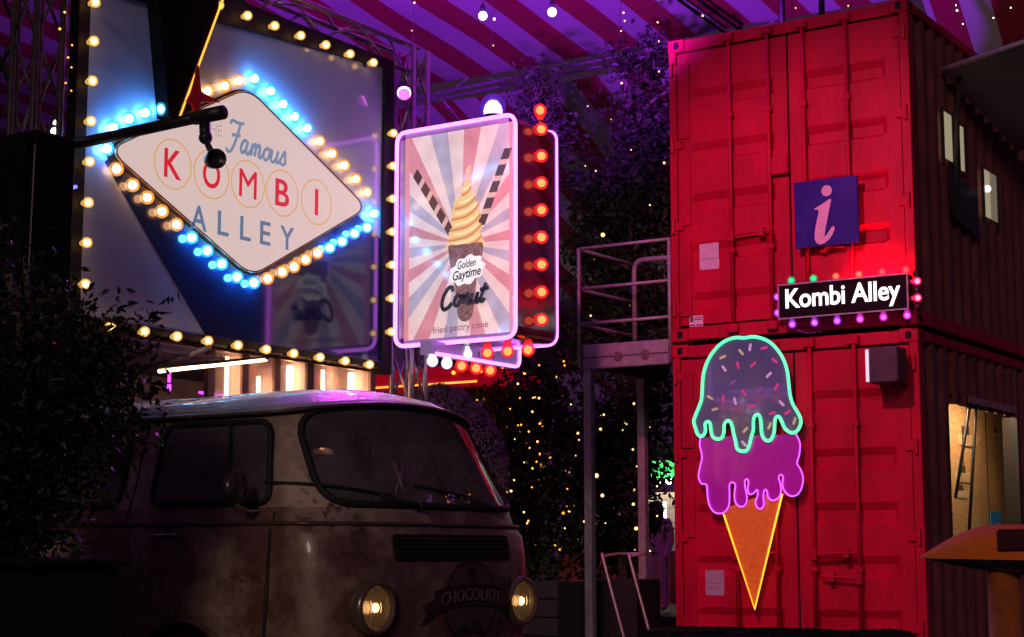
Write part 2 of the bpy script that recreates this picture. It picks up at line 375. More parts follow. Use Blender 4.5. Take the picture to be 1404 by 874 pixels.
def container(z0, z1, label, opening=None, open_windows=(), seed=0):
    t = thing('shipping_container', ((CX0+CX1)/2, CY+CL/2, z0), label, 'container', 'red shipping containers stacked on each other')
    rnd = random.Random(seed)
    x0, x1, y0, y1 = CX0, CX1, CY, CY+CL
    # frame: posts, rails
    fr = MB()
    for xa, xb in ((x0, x0+0.075), (x1-0.085, x1)):
        fr.bbox(xa, xb, y0+0.004, y0+0.12, z0+0.12, z1-0.12)
        fr.bbox(xa, xb, y1-0.12, y1-0.004, z0+0.12, z1-0.12)
    fr.bbox(x0+0.17, x1-0.17, y0+0.006, y0+0.11, z0+0.012, z0+0.135)
    fr.bbox(x0+0.17, x1-0.17, y0+0.006, y0+0.11, z1-0.125, z1-0.012)
    for zz in ((z0+0.012, z0+0.13), (z1-0.10, z1-0.012)):
        fr.bbox(x1-0.06, x1-0.002, y0+0.18, y1-0.18, *zz)
        fr.bbox(x0+0.002, x0+0.06, y0+0.18, y1-0.18, *zz)
    fr.build('frame', M_red, t)
    for xa in (x0-0.004, x1-0.172):
        for ya in (y0-0.004, y1-0.17):
            for za in (z0, z1-0.122):
                c = MB(); casting(c, xa, xa+0.176, ya, ya+0.174, za, za+0.122)
                co = c.build('corner_casting', M_red, t)
                h = MB(); h.prism(rounded(rect(xa+0.062, xa+0.118, za+0.025, za+0.098), 0.028), fy(ya), 0.001, 0.002) if ya < CY+1 else None
                if ya < CY+1:
                    h.build('casting_hole', hole_mat, co)
                if xa > x0+1:
                    h2 = MB().prism(rounded(rect(ya+0.055, ya+0.12, za+0.025, za+0.098), 0.028), fx(xa+0.176), 0.001, 0.002)
                    h2.build('casting_hole', hole_mat, co)
    # two door leaves, each pressed with sunken bands
    zb, zt = z0+0.155, z1-0.145
    mid = (x0+x1)/2 + 0.03
    H = zt-zb
    bands = [0.055, 0.235, 0.415, 0.60, 0.80]
    for i, (xa, xb) in enumerate(((x0+0.085, mid-0.012), (mid+0.012, x1-0.095))):
        d = MB()
        prof = [(zb, 0)]
        for q in bands:
            zc = zb+H*q; bh = 0.055
            prof += [(zc-0.025, 0), (zc, 0.036), (zc+bh*1.6, 0.036), (zc+bh*1.6+0.07, 0)]
        prof.append((zt, 0))
        ya = y0+0.020
        ia, ib = xa+0.13, xb-0.13
        # rim strips and the pressed middle
        vs = []; fs = []
        for z, dep in prof:
            for xx, dd in ((xa,0),(ia,0),(ia+0.045,dep),(ib-0.045,dep),(ib,0),(xb,0)):
                vs.append((xx, ya+dd, z))
        for k in range(len(prof)-1):
            for j in range(5): fs.append((k*6+j, k*6+j+1, (k+1)*6+j+1, (k+1)*6+j))
        d.add(vs, fs)
        d.box(xa+0.002, xb-0.002, ya+0.045, ya+0.07, zb+0.002, zt-0.002)
        leaf = d.build('door', M_red, t, fix=False)
        # gasket
        g_ = MB().box(xa-0.008, xa-0.001, y0+0.03, y0+0.06, zb, zt).box(xb+0.001, xb+0.008, y0+0.03, y0+0.06, zb, zt)
        g_.build('door_gasket', mat('gasket_red_dirt',(0.10,0.004,0.012),(0.06,0.003,0.008),20,rough=0.8), leaf)
        # hinges
        for q in (0.06, 0.36, 0.66, 0.94):
            hx = x0+0.035 if i == 0 else x1-0.04
            hz = zb+H*q
            hg = MB(); hg.tube([(hx, y0-0.012, hz-0.07), (hx, y0-0.012, hz+0.07)], 0.016, 8)
            hg.bbox(min(hx, hx+(0.1 if i == 0 else -0.1)), max(hx, hx+(0.1 if i == 0 else -0.1)), y0-0.004, y0+0.019, hz-0.04, hz+0.04, 0.004)
            hg.build('hinge', M_red, leaf)
    # side flats of the left leaf next to the corner post (as wide folded plates)
    for q0, q1 in ((0.03,0.31),(0.36,0.62),(0.68,0.96)):
        MB().bbox(x0+0.09, x0+0.215, y0-0.002, y0+0.018, zb+H*q0, zb+H*q1, 0.006).build('hinge_plate', M_red, t)
    # locking bars with cams, brackets and handles
    for i, bx in enumerate((-6.732, -6.335, -5.985, -5.565)):
        b = MB().tube([(bx, y0-0.025, z0+0.05), (bx, y0-0.025, z1-0.05)], 0.0185, 10)
        bar = b.build('locking_bar', M_red, t, smooth=True)
        for q in (0.25, 0.74):
            zz = zb + H*q
            MB().bbox(bx-0.032, bx+0.032, y0-0.046, y0+0.012, zz-0.025, zz+0.025, 0.008).build('bar_bracket', M_red, bar)
        for zz in (z0+0.085, z1-0.075):
            MB().bbox(bx-0.06, bx+0.05, y0-0.052, y0+0.002, zz-0.04, zz+0.04, 0.01).build('cam', M_red, bar)
        zz = zb + H*(0.30 if i % 2 == 0 else 0.22)
        dx = 0.42 if i % 2 == 0 else -0.36
        if i in (0, 2, 3):
            hd = MB().tube([(bx, y0-0.045, zz), (bx+dx*0.4, y0-0.05, zz+0.012), (bx+dx, y0-0.042, zz+0.02)], 0.011, 8)
            hd.bbox(bx-0.03, bx+0.03, y0-0.062, y0-0.03, zz-0.05, zz+0.05, 0.006)
            hd.build('handle', M_red, bar)
            rt = MB().bbox(bx+dx*0.72-0.03, bx+dx*0.72+0.03, y0-0.055, y0+0.012, zz-0.03, zz+0.05, 0.006)
            rt.build('handle_catch', M_red, bar)
    # lock box by the middle
    MB().bbox(mid-0.16, mid+0.01, y0-0.05, y0+0.012, zb+H*0.50, zb+H*0.565, 0.01).build('lock_box', M_red, t)
    # corrugated side walls (right side seen, left side closed flat)
    def corr(ya, yb, za, zb_, x, sgn=1):
        m = MB(); pit = 0.278; ys = []
        y = ya
        while y < yb-1e-6:
            for dy, dp in ((0,0),(0.072,0),(0.140,1),(0.212,1)):
                if y+dy < yb: ys.append((y+dy, dp))
            y += pit
        ys.append((yb, 0))
        vs = []; fs = []
        for yy, dp in ys:
            xx = x - sgn*0.036*dp
            vs += [(xx, yy, za), (xx, yy, zb_)]
        for k in range(len(ys)-1): fs.append((2*k, 2*k+2, 2*k+3, 2*k+1))
        return m.add(vs, fs)
    ws = []
    ya, yb, za, zb_ = y0+0.119, y1-0.119, z0+0.128, z1-0.098
    if opening:
        oy0, oy1, oz0, oz1 = opening
        ws = [(ya, oy0, za, zb_), (oy1, yb, za, zb_), (oy0, oy1, za, oz0), (oy0, oy1, oz1, zb_)]
    else: ws = [(ya, yb, za, zb_)]
    for w in ws:
        if w[1]-w[0] > 0.05 and w[3]-w[2] > 0.05:
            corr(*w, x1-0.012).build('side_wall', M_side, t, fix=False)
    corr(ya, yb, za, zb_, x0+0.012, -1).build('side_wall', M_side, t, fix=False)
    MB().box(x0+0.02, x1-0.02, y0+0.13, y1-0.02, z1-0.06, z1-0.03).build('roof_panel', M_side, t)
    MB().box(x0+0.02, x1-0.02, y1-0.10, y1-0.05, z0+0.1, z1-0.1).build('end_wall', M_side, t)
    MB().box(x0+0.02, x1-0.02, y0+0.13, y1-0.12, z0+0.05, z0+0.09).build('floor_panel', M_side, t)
    return t
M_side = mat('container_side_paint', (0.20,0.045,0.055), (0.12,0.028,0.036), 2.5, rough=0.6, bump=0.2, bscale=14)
low = container(0.012, 2.90, 'lower red container whose doors carry the neon ice cream cone', opening=(14.72, 16.85, 1.0, 2.30), seed=1)
upp = container(2.93, W_TOP, 'upper red container carrying the blue information sign', seed=2)

# stickers on the doors
def sticker(x0, x1, z0, z1, label, lines, col=(0.55,0.5,0.56), curl=0.0):
    t = thing('door_sticker', ((x0+x1)/2, CY-0.002, z0), label, 'sticker')
    y = CY + 0.0185
    MB().prism(rounded(rect(x0, x1, z0, z1), 0.012), fy(y), 0.0, 0.003).build('paper', mat('sticker_paper_%d' % len(lines), col, tuple(c*0.82 for c in col), 14, rough=0.5, bump=0.15), t)
    for i, (a0, a1, b0, b1) in enumerate(lines):
        MB().prism(rect(x0+(x1-x0)*a0, x0+(x1-x0)*a1, z0+(z1-z0)*b0, z0+(z1-z0)*b1), fy(y), 0.0035, 0.0045).build(
            'printed_block', mat('sticker_ink', (0.10,0.07,0.10), (0.16,0.10,0.16), 30), t)
sticker(-7.088, -6.886, 3.596, 3.845, 'larger pale plate with a crease on the left upper container door', [(0.05,0.95,0.40,0.42)], (0.62,0.55,0.66))
sticker(-7.206, -7.063, 3.062, 3.168, 'small white printed notice low on the upper container door', [(0.06,0.3,0.45,0.92),(0.36,0.94,0.78,0.86),(0.36,0.94,0.6,0.68),(0.06,0.4,0.1,0.22),(0.5,0.94,0.1,0.22)], (0.75,0.68,0.74))
sticker(-7.079, -6.891, 0.572, 0.801, 'pale rectangular plate low on the lower container door beside the cone tip', [(0.1,0.9,0.48,0.50),(0.1,0.7,0.3,0.32)], (0.42,0.33,0.44))

# wall lamp box
t = thing('wall_light', (-5.2, CY, 2.40), 'dark box wall light fixed near the top right of the lower container', 'wall light')
MB().bbox(-5.325, -5.06, 13.70, 13.93, 2.405, 2.715, 0.012).build('housing', mat('lamp_housing', (0.03,0.025,0.035),(0.05,0.04,0.055),12,rough=0.5), t)
MB().bbox(-5.352, -5.325, 13.715, 13.915, 2.42, 2.70, 0.004).build('lens', mat('lamp_lens', (0.6,0.58,0.64),(0.5,0.46,0.55),20,rough=0.25), t)
MB().bbox(-5.352, -5.325, 13.700, 13.714, 2.42, 2.70, 0.003).build('lens_rim', lamp_mat('lens_glow', (0.9,0.85,1.0), 0.75), t)
MB().bbox(-5.24, -5.14, 13.93, 14.02, 2.5, 2.62, 0.008).build('bracket', M_dark, t)

# ------------------------------------------------------------------ information sign
t = thing('information_sign', (-5.75, 13.9, 3.67), 'square blue sign with a white letter i on the upper container', 'sign')
MB().bbox(-6.060, -5.453, 13.885, 13.915, 3.680, 4.290, 0.006).build('panel', mat('sign_blue', (0.012,0.012,0.22),(0.022,0.018,0.27),5,rough=0.35,spec=0.3,coat=0.15,bump=0.04), t)
m = MB().prism([(p.x, p.y) for p in smooth_path([(a, b, 0) for a, b in INFO_GLYPH], True, 3)], fy(13.885), 0.001, 0.004)
cx, cz = INFO_DOT[0]
m.prism([(cx+0.05*math.cos(2*PI*k/20), cz+0.05*math.sin(2*PI*k/20)) for k in range(20)], fy(13.885), 0.001, 0.004)
m.build('letter', mat('sign_white', (0.75,0.62,0.76),(0.6,0.5,0.62),30,rough=0.4), t)
for xx in (-5.95, -5.56): MB().box(xx-0.02, xx+0.02, 13.915, 14.03, 3.85, 4.15).build('standoff', M_dark, t)

# ------------------------------------------------------------------ lightbox with bulbs round it
t = thing('lightbox_sign', (-5.6, 13.85, 3.03), 'long black lightbox reading Kombi Alley ringed by coloured bulbs', 'sign')
MB().bbox(-6.190, -4.990, 13.80, 13.93, 3.040, 3.345, 0.006).build('box', mat('sign_matt_black', (0.003,0.003,0.004),(0.006,0.005,0.007),10,rough=0.7,spec=0.15), t)
fr = MB()
for a, b, c, d in ((-6.197,-4.983,3.034,3.046),(-6.197,-4.983,3.339,3.351),(-6.197,-6.185,3.046,3.339),(-4.995,-4.983,3.046,3.339)):
    fr.box(a, b, 13.788, 13.802, c, d)
fr.build('frame', mat('sign_trim', (0.55,0.5,0.6),(0.45,0.4,0.5),20,rough=0.3,metal=0.5), t)
m = text(MB(), 'Kombi Alley', (-6.125, -5.055, 3.075, 3.305), fy(13.80), 0.001, 0.006, bold=0.016, spacing=0.98)
m.build('lettering', lamp_mat('lettering_white', (1.0,0.97,0.93), 1.6), t)
tops = ['green','green','coral','coral','rose','rose']
for k in range(6):
    x = -6.096 + k*0.2142
    bulb(t, (x, 13.865, 3.392), (0,0,1), tops[k])
    bulb(t, (x, 13.865, 2.992), (0,0,-1), ['violet','violet','violet','magenta','magenta','magenta'][k])
for z in (3.284, 3.138):
    bulb(t, (-4.925, 13.865, z), (1,0,0), 'pinkred'); bulb(t, (-6.235, 13.865, z-0.03), (-1,0,0), 'violet')
for z in (3.36, 3.21, 3.06): MB().ball((-4.945, 13.9, z), 0.032, 10, 6).build('bulb_cap', M_black, t, smooth=True)
for xx in (-6.0, -5.2): MB().box(xx-0.03, xx+0.03, 13.93, 14.03, 3.12, 3.28).build('standoff', M_dark, t)
c = smooth_path([(-6.15,13.95,3.04),(-6.10,13.93,2.96),(-5.98,13.94,2.915),(-5.85,13.97,2.925)], False, 5)
MB().tube(c, 0.006, 6).build('cable', mat('violet_cable', (0.2,0.03,0.3),(0.15,0.02,0.25),20), t)
# hidden red wash lamp on the sign's top edge that floods the door above it (the glow seen in the photograph)
wl_ = thing('wash_light', (-5.4, 13.95, 3.36), 'slim red wash light hidden behind the top edge of the black lightbox', 'wash light')
MB().bbox(-5.62, -5.05, 13.934, 13.974, 3.30, 3.325, 0.004).build('housing', M_black, wl_)
MB().box(-5.60, -5.07, 13.938, 13.970, 3.3255, 3.331).build('lens', lamp_mat('wash_red', (1.0,0.02,0.06), 220.0), wl_)

# ------------------------------------------------------------------ neon ice cream cone on the doors
t = thing('ice_cream_sign', (-6.58, 13.92, 0.45), 'neon ice cream cone sign with green drip, violet scoop and orange cone', 'sign')
P3 = lambda l: [(p.x, p.y) for p in l]
og = P3(smooth_path([(a,b,0) for a,b in GREEN_OUTLINE], True, 3))
ov = P3(smooth_path([(a,b,0) for a,b in VIOLET_OUTLINE], False, 3))
mt_top = mat('scoop_print_reflections', (0.045,0.045,0.11),(0.075,0.10,0.055),2.2,rough=0.22,coat=0.7,spec=0.6,lo=0.45,hi=0.68,detail=2,emit=(0.07,0.07,0.18),es=0.40)  # slate print; the olive blotches are reflections put into the colour
MB().prism(og, fy(13.93), 0.012, 0.022).build('top_scoop', mt_top, t)
low_poly = [(p[0], p[1]) for p in ov]
MB().prism(low_poly, fy(13.93), 0.0, 0.010).build('lower_scoop', mat('lower_scoop_print', (0.30,0.01,0.26),(0.24,0.01,0.24),4,rough=0.25,coat=0.6,emit=(0.22,0.002,0.17),es=0.62), t)
ca, cb, cc = CONE_CORNERS
MB().prism([(ca[0],ca[1]+0.05),(cb[0],cb[1]),(cc[0],cc[1]+0.05)], fy(13.93), -0.012, -0.002).build('wafer_cone', mat('wafer_print', (0.55,0.16,0.03),(0.42,0.11,0.02),22,rough=0.35,emit=(0.42,0.062,0.008),es=0.55), t)
def at(l, y): return [(a, y, b) for a, b in l]
MB().tube(at(og, 13.895), 0.0150, 8, closed=True).build('green_tube', lamp_mat('neon_green', (0.10,1.0,0.38), 1.7), t, smooth=True)
MB().tube(at(ov, 13.905), 0.0072, 8).build('violet_tube', lamp_mat('neon_violet', (0.60,0.10,1.0), 1.7), t, smooth=True)
MB().tube([(ca[0],13.925,ca[1]),(cb[0],13.925,cb[1]),(cc[0],13.925,cc[1])], 0.010, 8).build('yellow_tube', lamp_mat('neon_yellow', (1.0,0.50,0.02), 1.7), t, smooth=True)
sc = [(0.50,0.42,0.62),(0.45,0.45,0.20),(0.55,0.05,0.25),(0.20,0.08,0.36)]
for x, z, a, k in SPRINKLES:
    ca_, sa = math.cos(R(a)), math.sin(R(a))
    pl = rounded([(-0.035,-0.012),(0.035,-0.012),(0.035,0.012),(-0.035,0.012)], 0.012, 3)
    MB().prism([(x+p*ca_-q*sa, z+p*sa+q*ca_) for p, q in pl], fy(13.908), 0.0, 0.003).build('sprinkle', mat('sprinkle_%d' % k, sc[k], None, 20, rough=0.4, emit=sc[k], es=0.45), t)
MB().box(-6.75, -6.40, 13.943, 14.0, 1.9, 2.5).box(-6.7, -6.45, 13.943, 14.0, 1.15, 1.25).build('back_bracket', M_dark, t)

# ------------------------------------------------------------------ trusses
def truss(name, p, q, label, size=0.24, r=0.024, m=None, group=None, step=0.42, n_face=4, parent=None):
    m = m or M_alu
    p, q = Vector(p), Vector(q); d = (q-p).normalized()
    a = Vector((0,0,1)) if abs(d.z) < 0.9 else Vector((1,0,0))
    b = d.cross(a).normalized(); a = b.cross(d).normalized()
    t = thing(name, p, label, 'truss', group)
    cs = [(a*sx + b*sy)*size/2 for sx, sy in ((-1,-1),(1,-1),(1,1),(-1,1))]
    for c in cs: MB().tube([p+c, q+c], r, 10).build('chord', m, t, smooth=True)
    L = (q-p).length; n = max(2, int(L/step))
    for fc in range(n_face):
        c0, c1 = cs[fc], cs[(fc+1) % 4]
        for k in range(n):
            s0, s1 = p + d*(L*k/n), p + d*(L*(k+1)/n)
            pa, pb = (s0+c0, s1+c1) if k % 2 == 0 else (s0+c1, s1+c0)
            MB().tube([pa, pb], r*0.5, 6).build('brace', m, t, smooth=True)
    return t
BX, BY0, BY1, BZ0, BZ1 = -8.5, 7.66, 10.94, 2.53, 5.02
truss('truss', (-8.63, 7.2, 5.22), (-8.63, 11.45, 5.22), 'horizontal aluminium truss running along the top of the billboard')
truss('truss', (-8.52, 11.37, 0.0), (-8.52, 11.37, 5.30), 'upright aluminium truss beside the pin-up cone lightbox', size=0.20, r=0.026)
truss('truss', (-8.45, 7.20, 0.0), (-8.45, 7.20, 5.6), 'upright truss tower at the tree end of the billboard', size=0.22, r=0.024, m=mat('truss_weathered',(0.12,0.09,0.11),(0.07,0.055,0.07),12,rough=0.45,metal=0.6))
truss('truss', (-8.85, 7.10, 0.0), (-8.85, 7.10, 6.2), 'black painted truss tower behind the black speaker', size=0.28, r=0.03, m=M_black)
MB_t = MB().tube([(-8.45,7.1,3.42),(-8.12,7.1,3.42)], 0.028, 10)
tag(MB_t.build('clamp_pipe', M_alu, smooth=True), 'short aluminium pipe clamped to the tower below the lamp arm', 'pipe')

# ------------------------------------------------------------------ billboard
t = thing('billboard', (BX, (BY0+BY1)/2, BZ0), 'large glossy grey and navy billboard edged with warm globe bulbs', 'billboard')
grey = mat('billboard_grey', (0.42,0.50,0.84),(0.37,0.44,0.75),1.2,rough=0.10,spec=0.5,detail=3)
PT0, PT1 = 4.80, 5.035     # the print's upper edge climbs slightly
MB().prism([(BY0,BZ0),(BY1,BZ0),(BY1,PT1),(BY0,PT0)], fx(BX), -0.05, 0.0).build('panel', grey, t)
navy = mat('billboard_navy', (0.012,0.035,0.15),(0.015,0.022,0.11),1.0,rough=0.07,spec=0.6,detail=3)
MB().prism([(7.86,3.62),(8.875,BZ0+0.01),(BY1-0.003,BZ0+0.01),(BY1-0.003,3.56),(10.45,3.80),(8.0,3.76)], fx(BX), 0.001, 0.004).build('navy_panel', navy, t)
MB().prism([(8.165,BZ1+0.08),(8.872,BZ1+0.08),(8.41,4.03),(8.335,4.03)], fx(BX), 0.001, 0.12).build('black_wedge', mat('wedge_black',(0.003,0.003,0.005),(0.005,0.005,0.007),8,rough=0.85,spec=0.1), t)
MB().tube([(BX+0.13,8.865,5.08),(BX+0.13,8.430,4.04)], 0.0075, 8).build('neon_edge', lamp_mat('neon_amber',(1.0,0.42,0.04),1.7), t)
fr = MB()
fr.box(BX-0.06, BX+0.03, BY0-0.10, BY0-0.001, BZ0-0.10, BZ1+0.10)
fr.box(BX-0.06, BX+0.03, BY1+0.001, BY1+0.12, BZ0-0.10, BZ1+0.10)
fr.box(BX-0.06, BX+0.03, BY0, BY1, BZ0-0.055, BZ0-0.001)
fr.prism([(BY0,PT0+0.001),(BY1,PT1+0.001),(BY1,BZ1+0.10),(BY0,BZ1+0.10)], fx(BX), -0.06, 0.03)
fr.build('frame', mat('frame_black',(0.012,0.010,0.014),(0.022,0.018,0.022),10,rough=0.6,spec=0.2), t)
bx = BX+0.10
for z in (5.23-0.28*0, 4.95, 4.672, 4.401, 4.124, 3.846, 3.567, 3.288, 3.016, 2.736): bulb(t, (bx, 7.635, z), (1,0,0), 'warm')
for k in range(10): bulb(t, (bx, 7.872+k*0.3125, 2.478), (1,0,0), 'warm')
for k in range(8): bulb(t, (bx, 8.53+k*0.3085, 4.985+0.003*k), (1,0,0), 'warm')
for k in range(7): bulb(t, (bx, 10.972, 4.463-k*0.281), (1,0,0), 'warm')

# ------------------------------------------------------------------ diamond lightbox on the billboard
t = thing('diamond_sign', (-8.36, 9.17, 3.0), 'glowing white diamond sign reading The Famous Kombi Alley ringed by bulbs', 'sign')
dl, dt, dr, db = DIAMOND
ctr = Vector(((dl[0]+dr[0])/2, (dt[1]+db[1])/2))
dia = rounded([dl, db, dr, dt], 0.16, 8)
def grow(l, w):
    out = []
    n = len(l)
    for i in range(n):
        a, b = Vector(l[i-1]), Vector(l[(i+1) % n]); d = (b-a)
        if d.length < 1e-6: d = Vector((1,0))
        d.normalize(); nn = Vector((d.y, -d.x))
        p = Vector(l[i]); 
        if nn.dot(p-ctr) < 0: nn = -nn
        out.append((p.x+nn.x*w, p.y+nn.y*w))
    return out
MB().prism(grow(dia, 0.03), fx(BX), 0.005, 0.055).build('box', mat('sign_side',(0.03,0.02,0.02),(0.05,0.03,0.03),10,rough=0.3), t)
MB().prism(dia, fx(BX), 0.056, 0.08).build('face', lamp_mat('lightbox_face', (0.90,0.69,0.64), 0.70), t)
ring = [(BX+0.078, a, b) for a, b in grow(dia, 0.006)]
MB().tube(ring, 0.008, 6, closed=True).build('trim', mat('amber_trim',(0.35,0.12,0.03),(0.25,0.08,0.02),10,rough=0.3), t, smooth=True)
ink = lambda n, c: lamp_mat(n, c, 1.0)
F2 = fx(BX+0.08)
ring_m = ink('ink_gold', (0.60,0.34,0.13))
red_m = ink('ink_red', (0.60,0.018,0.030))
blue_m = ink('ink_blue', (0.105,0.165,0.265))
for ch, (cy_, cz_) in zip('KOMBI', LETTER_CENTRES):
    cz_ = 3.705
    rp = [(BX+0.0805, cy_+0.182*math.cos(2*PI*k/40), cz_+0.178*math.sin(2*PI*k/40)) for k in range(40)]
    m = MB()
    ribbon(m, [(p[1], p[2]) for p in rp] + [(rp[0][1], rp[0][2])], 0.011, F2, 0.0, 0.002).build('letter_ring', ring_m, t)
    w = {'K':0.085,'O':0.09,'M':0.095,'B':0.08,'I':0.02}[ch]
    text(MB(), ch, (cy_-w, cy_+w, cz_-0.105, cz_+0.105), F2, 0.0, 0.003, bold=0.0 if ch == 'M' else 0.012).build('letter', red_m, t)
ay = [8.70, 8.955, 9.195, 9.415, 9.665]
for ch, yy in zip('ALLEY', ay):
    w = {'A':0.082,'L':0.058,'E':0.058,'Y':0.08}[ch]
    text(MB(), ch, (yy-w, yy+w, 3.272, 3.452), F2, 0.0, 0.003, bold=0.012).build('letter', blue_m, t)
text(MB(), 'THE', (8.73, 8.92, 4.005, 4.09), F2, 0.0, 0.002).build('lettering', ink('ink_faint',(0.42,0.33,0.32)), t)
FAMOUS = [
 [(-.05,.86),(.02,.98),(.25,.95),(.50,.98)], [(.36,.95),(.29,.5),(.16,.05),(.02,-.06),(-.08,.05)], [(.08,.5),(.22,.54),(.42,.55)],
 [(.74,.42),(.60,.44),(.51,.2),(.58,.02),(.70,.15),(.76,.42),(.73,.12),(.82,.02),(.92,.18)],
 [(.92,.18),(.99,.42),(.96,.02)], [(.97,.25),(1.08,.43),(1.13,.30),(1.10,.02)], [(1.12,.25),(1.24,.43),(1.30,.3),(1.27,.1),(1.35,.02),(1.45,.18)],
 [(1.62,.42),(1.49,.3),(1.49,.08),(1.60,.0),(1.71,.15),(1.71,.34),(1.62,.42),(1.70,.36),(1.82,.40)],
 [(1.82,.40),(1.80,.1),(1.90,.0),(2.02,.15),(2.07,.42),(2.04,.1),(2.12,.02),(2.22,.18)],
 [(2.22,.18),(2.36,.46),(2.40,.25),(2.43,.08),(2.32,0),(2.22,.06)]]
m = MB()
for st in FAMOUS:
    pts = smooth_path([(8.985+a*0.262+b*0.04, 3.925+b*0.235, 0) for a, b in st], False, 6)
    ribbon(m, [(p.x, p.y) for p in pts], 0.024, F2, 0.0, 0.003)
m.build('lettering', ink('ink_slate', (0.16,0.22,0.33)), t)
run = []
for k, n in enumerate((4, 3, 5, 5, 5, 5, 5, 5, 1)): run += ['cyan' if k % 2 == 0 else 'amber'] * n
for (yy, zz), c in zip(DIAMOND_BULBS, run): bulb(t, (-8.45, yy, zz), (1,0,0), c)
# star
st = thing('star', (-8.25, 8.55, 4.1), 'pointed red star perched on the upper edge of the diamond sign', 'star')
MB().prism(STAR, fx(-8.375), 0.0, 0.02).build('plate', mat('star_red',(0.75,0.02,0.015),(0.55,0.014,0.012),6,rough=0.35), st)
MB().box(-8.44, -8.376, 8.56, 8.58, 4.12, 4.22).build('bracket', M_black, st)
# ------------------------------------------------------------------ lamp arm
t = thing('lamp_arm', (-8.3, 7.2, 3.55), 'black boom arm with an unlit round spotlight reaching across the diamond sign', 'lamp arm')
MB().tube([(-8.5,7.2,3.545),(-7.4,7.2,3.565),(-6.80,7.2,3.577)], [0.036,0.036,0.033], 12).build('boom', mat('boom_black',(0.02,0.018,0.02),(0.035,0.03,0.034),18,rough=0.35,metal=0.4), t, smooth=True)
MB().tube([(-7.02,7.2,3.574),(-6.79,7.2,3.577)], 0.044, 12).build('sleeve', M_black, t, smooth=True)
m = MB().tube([(-6.93,7.19,3.545),(-6.915,7.18,3.47),(-6.90,7.17,3.43)], 0.034, 8).tube([(-6.90,7.17,3.44),(-6.86,7.15,3.375),(-6.80,7.13,3.305)], 0.019, 8).ball((-6.90,7.17,3.43), 0.042)
m.build('bracket', M_black, t, smooth=True)
m = MB().lathe([(-0.075,0.02),(-0.07,0.045),(-0.03,0.055),(0.03,0.060),(0.045,0.060),(0.046,0.050),(0.03,0.045)], (-6.785,7.13,3.275), (0.86,-0.50,-0.1), 20)
m.build('lamp_head', mat('lamp_head_black',(0.015,0.013,0.018),(0.03,0.026,0.03),10,rough=0.3), t, smooth=True)

# ------------------------------------------------------------------ cone lightbox (blade sign)
SX0, SX1, SY0, SY1, SZ0, SZ1 = -8.385, -7.205, 11.03, 11.62, 2.66, 4.46
t = thing('cone_lightbox', (-7.8, 11.3, SZ0), 'tall violet-neon lightbox advertising a soft serve pastry cone', 'sign')
MB().prism(rounded(rect(SX0, SX1, SZ0, SZ1), 0.09), fy(SY1), 0.0, SY1-SY0).build('box', mat('box_purple_lit',(0.06,0.02,0.08),(0.045,0.015,0.06),4,rough=0.12,spec=0.6), t)  # black box; the purple of the lamplight is put into its colour
PX0, PX1, PZ0, PZ1 = SX0+0.075, SX1-0.03, SZ0+0.04, SZ1-0.05
rim_m = mat('neon_catch_rim', (0.45,0.42,0.48),(0.36,0.34,0.4),8,rough=0.35)  # pale strips added to catch the neon and glow round the tube
for a, b, c, d in ((SX0+0.02,PX0-0.002,SZ0+0.06,SZ1-0.06),(PX1+0.002,SX1-0.006,SZ0+0.06,SZ1-0.06),(SX0+0.07,SX1-0.07,PZ1+0.002,SZ1-0.004),(SX0+0.07,SX1-0.07,SZ0+0.004,PZ0-0.002)):
    MB().box(a, b, SY0-0.0045, SY0-0.001, c, d).build('rim', rim_m, t)
def poster_mat():
    m = bpy.data.materials.new('poster_sunburst'); m.use_nodes = True
    n, l = m.node_tree.nodes, m.node_tree.links; b = n['Principled BSDF']
    tc = n.new('ShaderNodeTexCoord'); sx = n.new('ShaderNodeSeparateXYZ'); l.new(tc.outputs['Object'], sx.inputs[0])
    def mth(op, a, bb=None):
        q = n.new('ShaderNodeMath'); q.operation = op
        for i, v in enumerate((a, bb)):
            if v is None: continue
            if isinstance(v, (int, float)): q.inputs[i].default_value = v
            else: l.new(v, q.inputs[i])
        return q.outputs[0]
    ax = mth('SUBTRACT', sx.outputs[0], -7.745-(-7.8)); az = mth('SUBTRACT', sx.outputs[2], 3.46-SZ0)
    ang = mth('DIVIDE', mth('ARCTAN2', az, ax), 2*PI)
    fr_ = mth('FRACT', mth('ADD', mth('MULTIPLY', ang, 9.0), 9.3))
    rp = n.new('ShaderNodeValToRGB'); rp.color_ramp.interpolation = 'CONSTANT'
    el = rp.color_ramp.elements
    el[0].position = 0; el[0].color = (0.76,0.55,0.53,1)
    el[1].position = 0.25; el[1].color = (0.60,0.24,0.28,1)
    for p, c in ((0.5,(0.76,0.56,0.54,1)),(0.75,(0.42,0.36,0.46,1))):
        e = el.new(p); e.color = c
    l.new(fr_, rp.inputs[0])
    nz = n.new('ShaderNodeTexNoise'); nz.inputs['Scale'].default_value = 5; nz.inputs['Detail'].default_value = 9; l.new(tc.outputs['Object'], nz.inputs['Vector'])
    mr = n.new('ShaderNodeMapRange'); mr.inputs[1].default_value = 0.35; mr.inputs[2].default_value = 0.7; mr.inputs[3].default_value = 0.78; mr.inputs[4].default_value = 1.08
    l.new(nz.outputs[0], mr.inputs[0])
    mx = n.new('ShaderNodeMixRGB'); mx.blend_type = 'MULTIPLY'; mx.inputs[0].default_value = 1; l.new(rp.outputs[0], mx.inputs[1]); l.new(mr.outputs[0], mx.inputs[2])
    l.new(mx.outputs[0], b.inputs['Base Color']); l.new(mx.outputs[0], b.inputs['Emission Color'])
    b.inputs['Emission Strength'].default_value = 0.85; b.inputs['Roughness'].default_value = 0.12
    return m
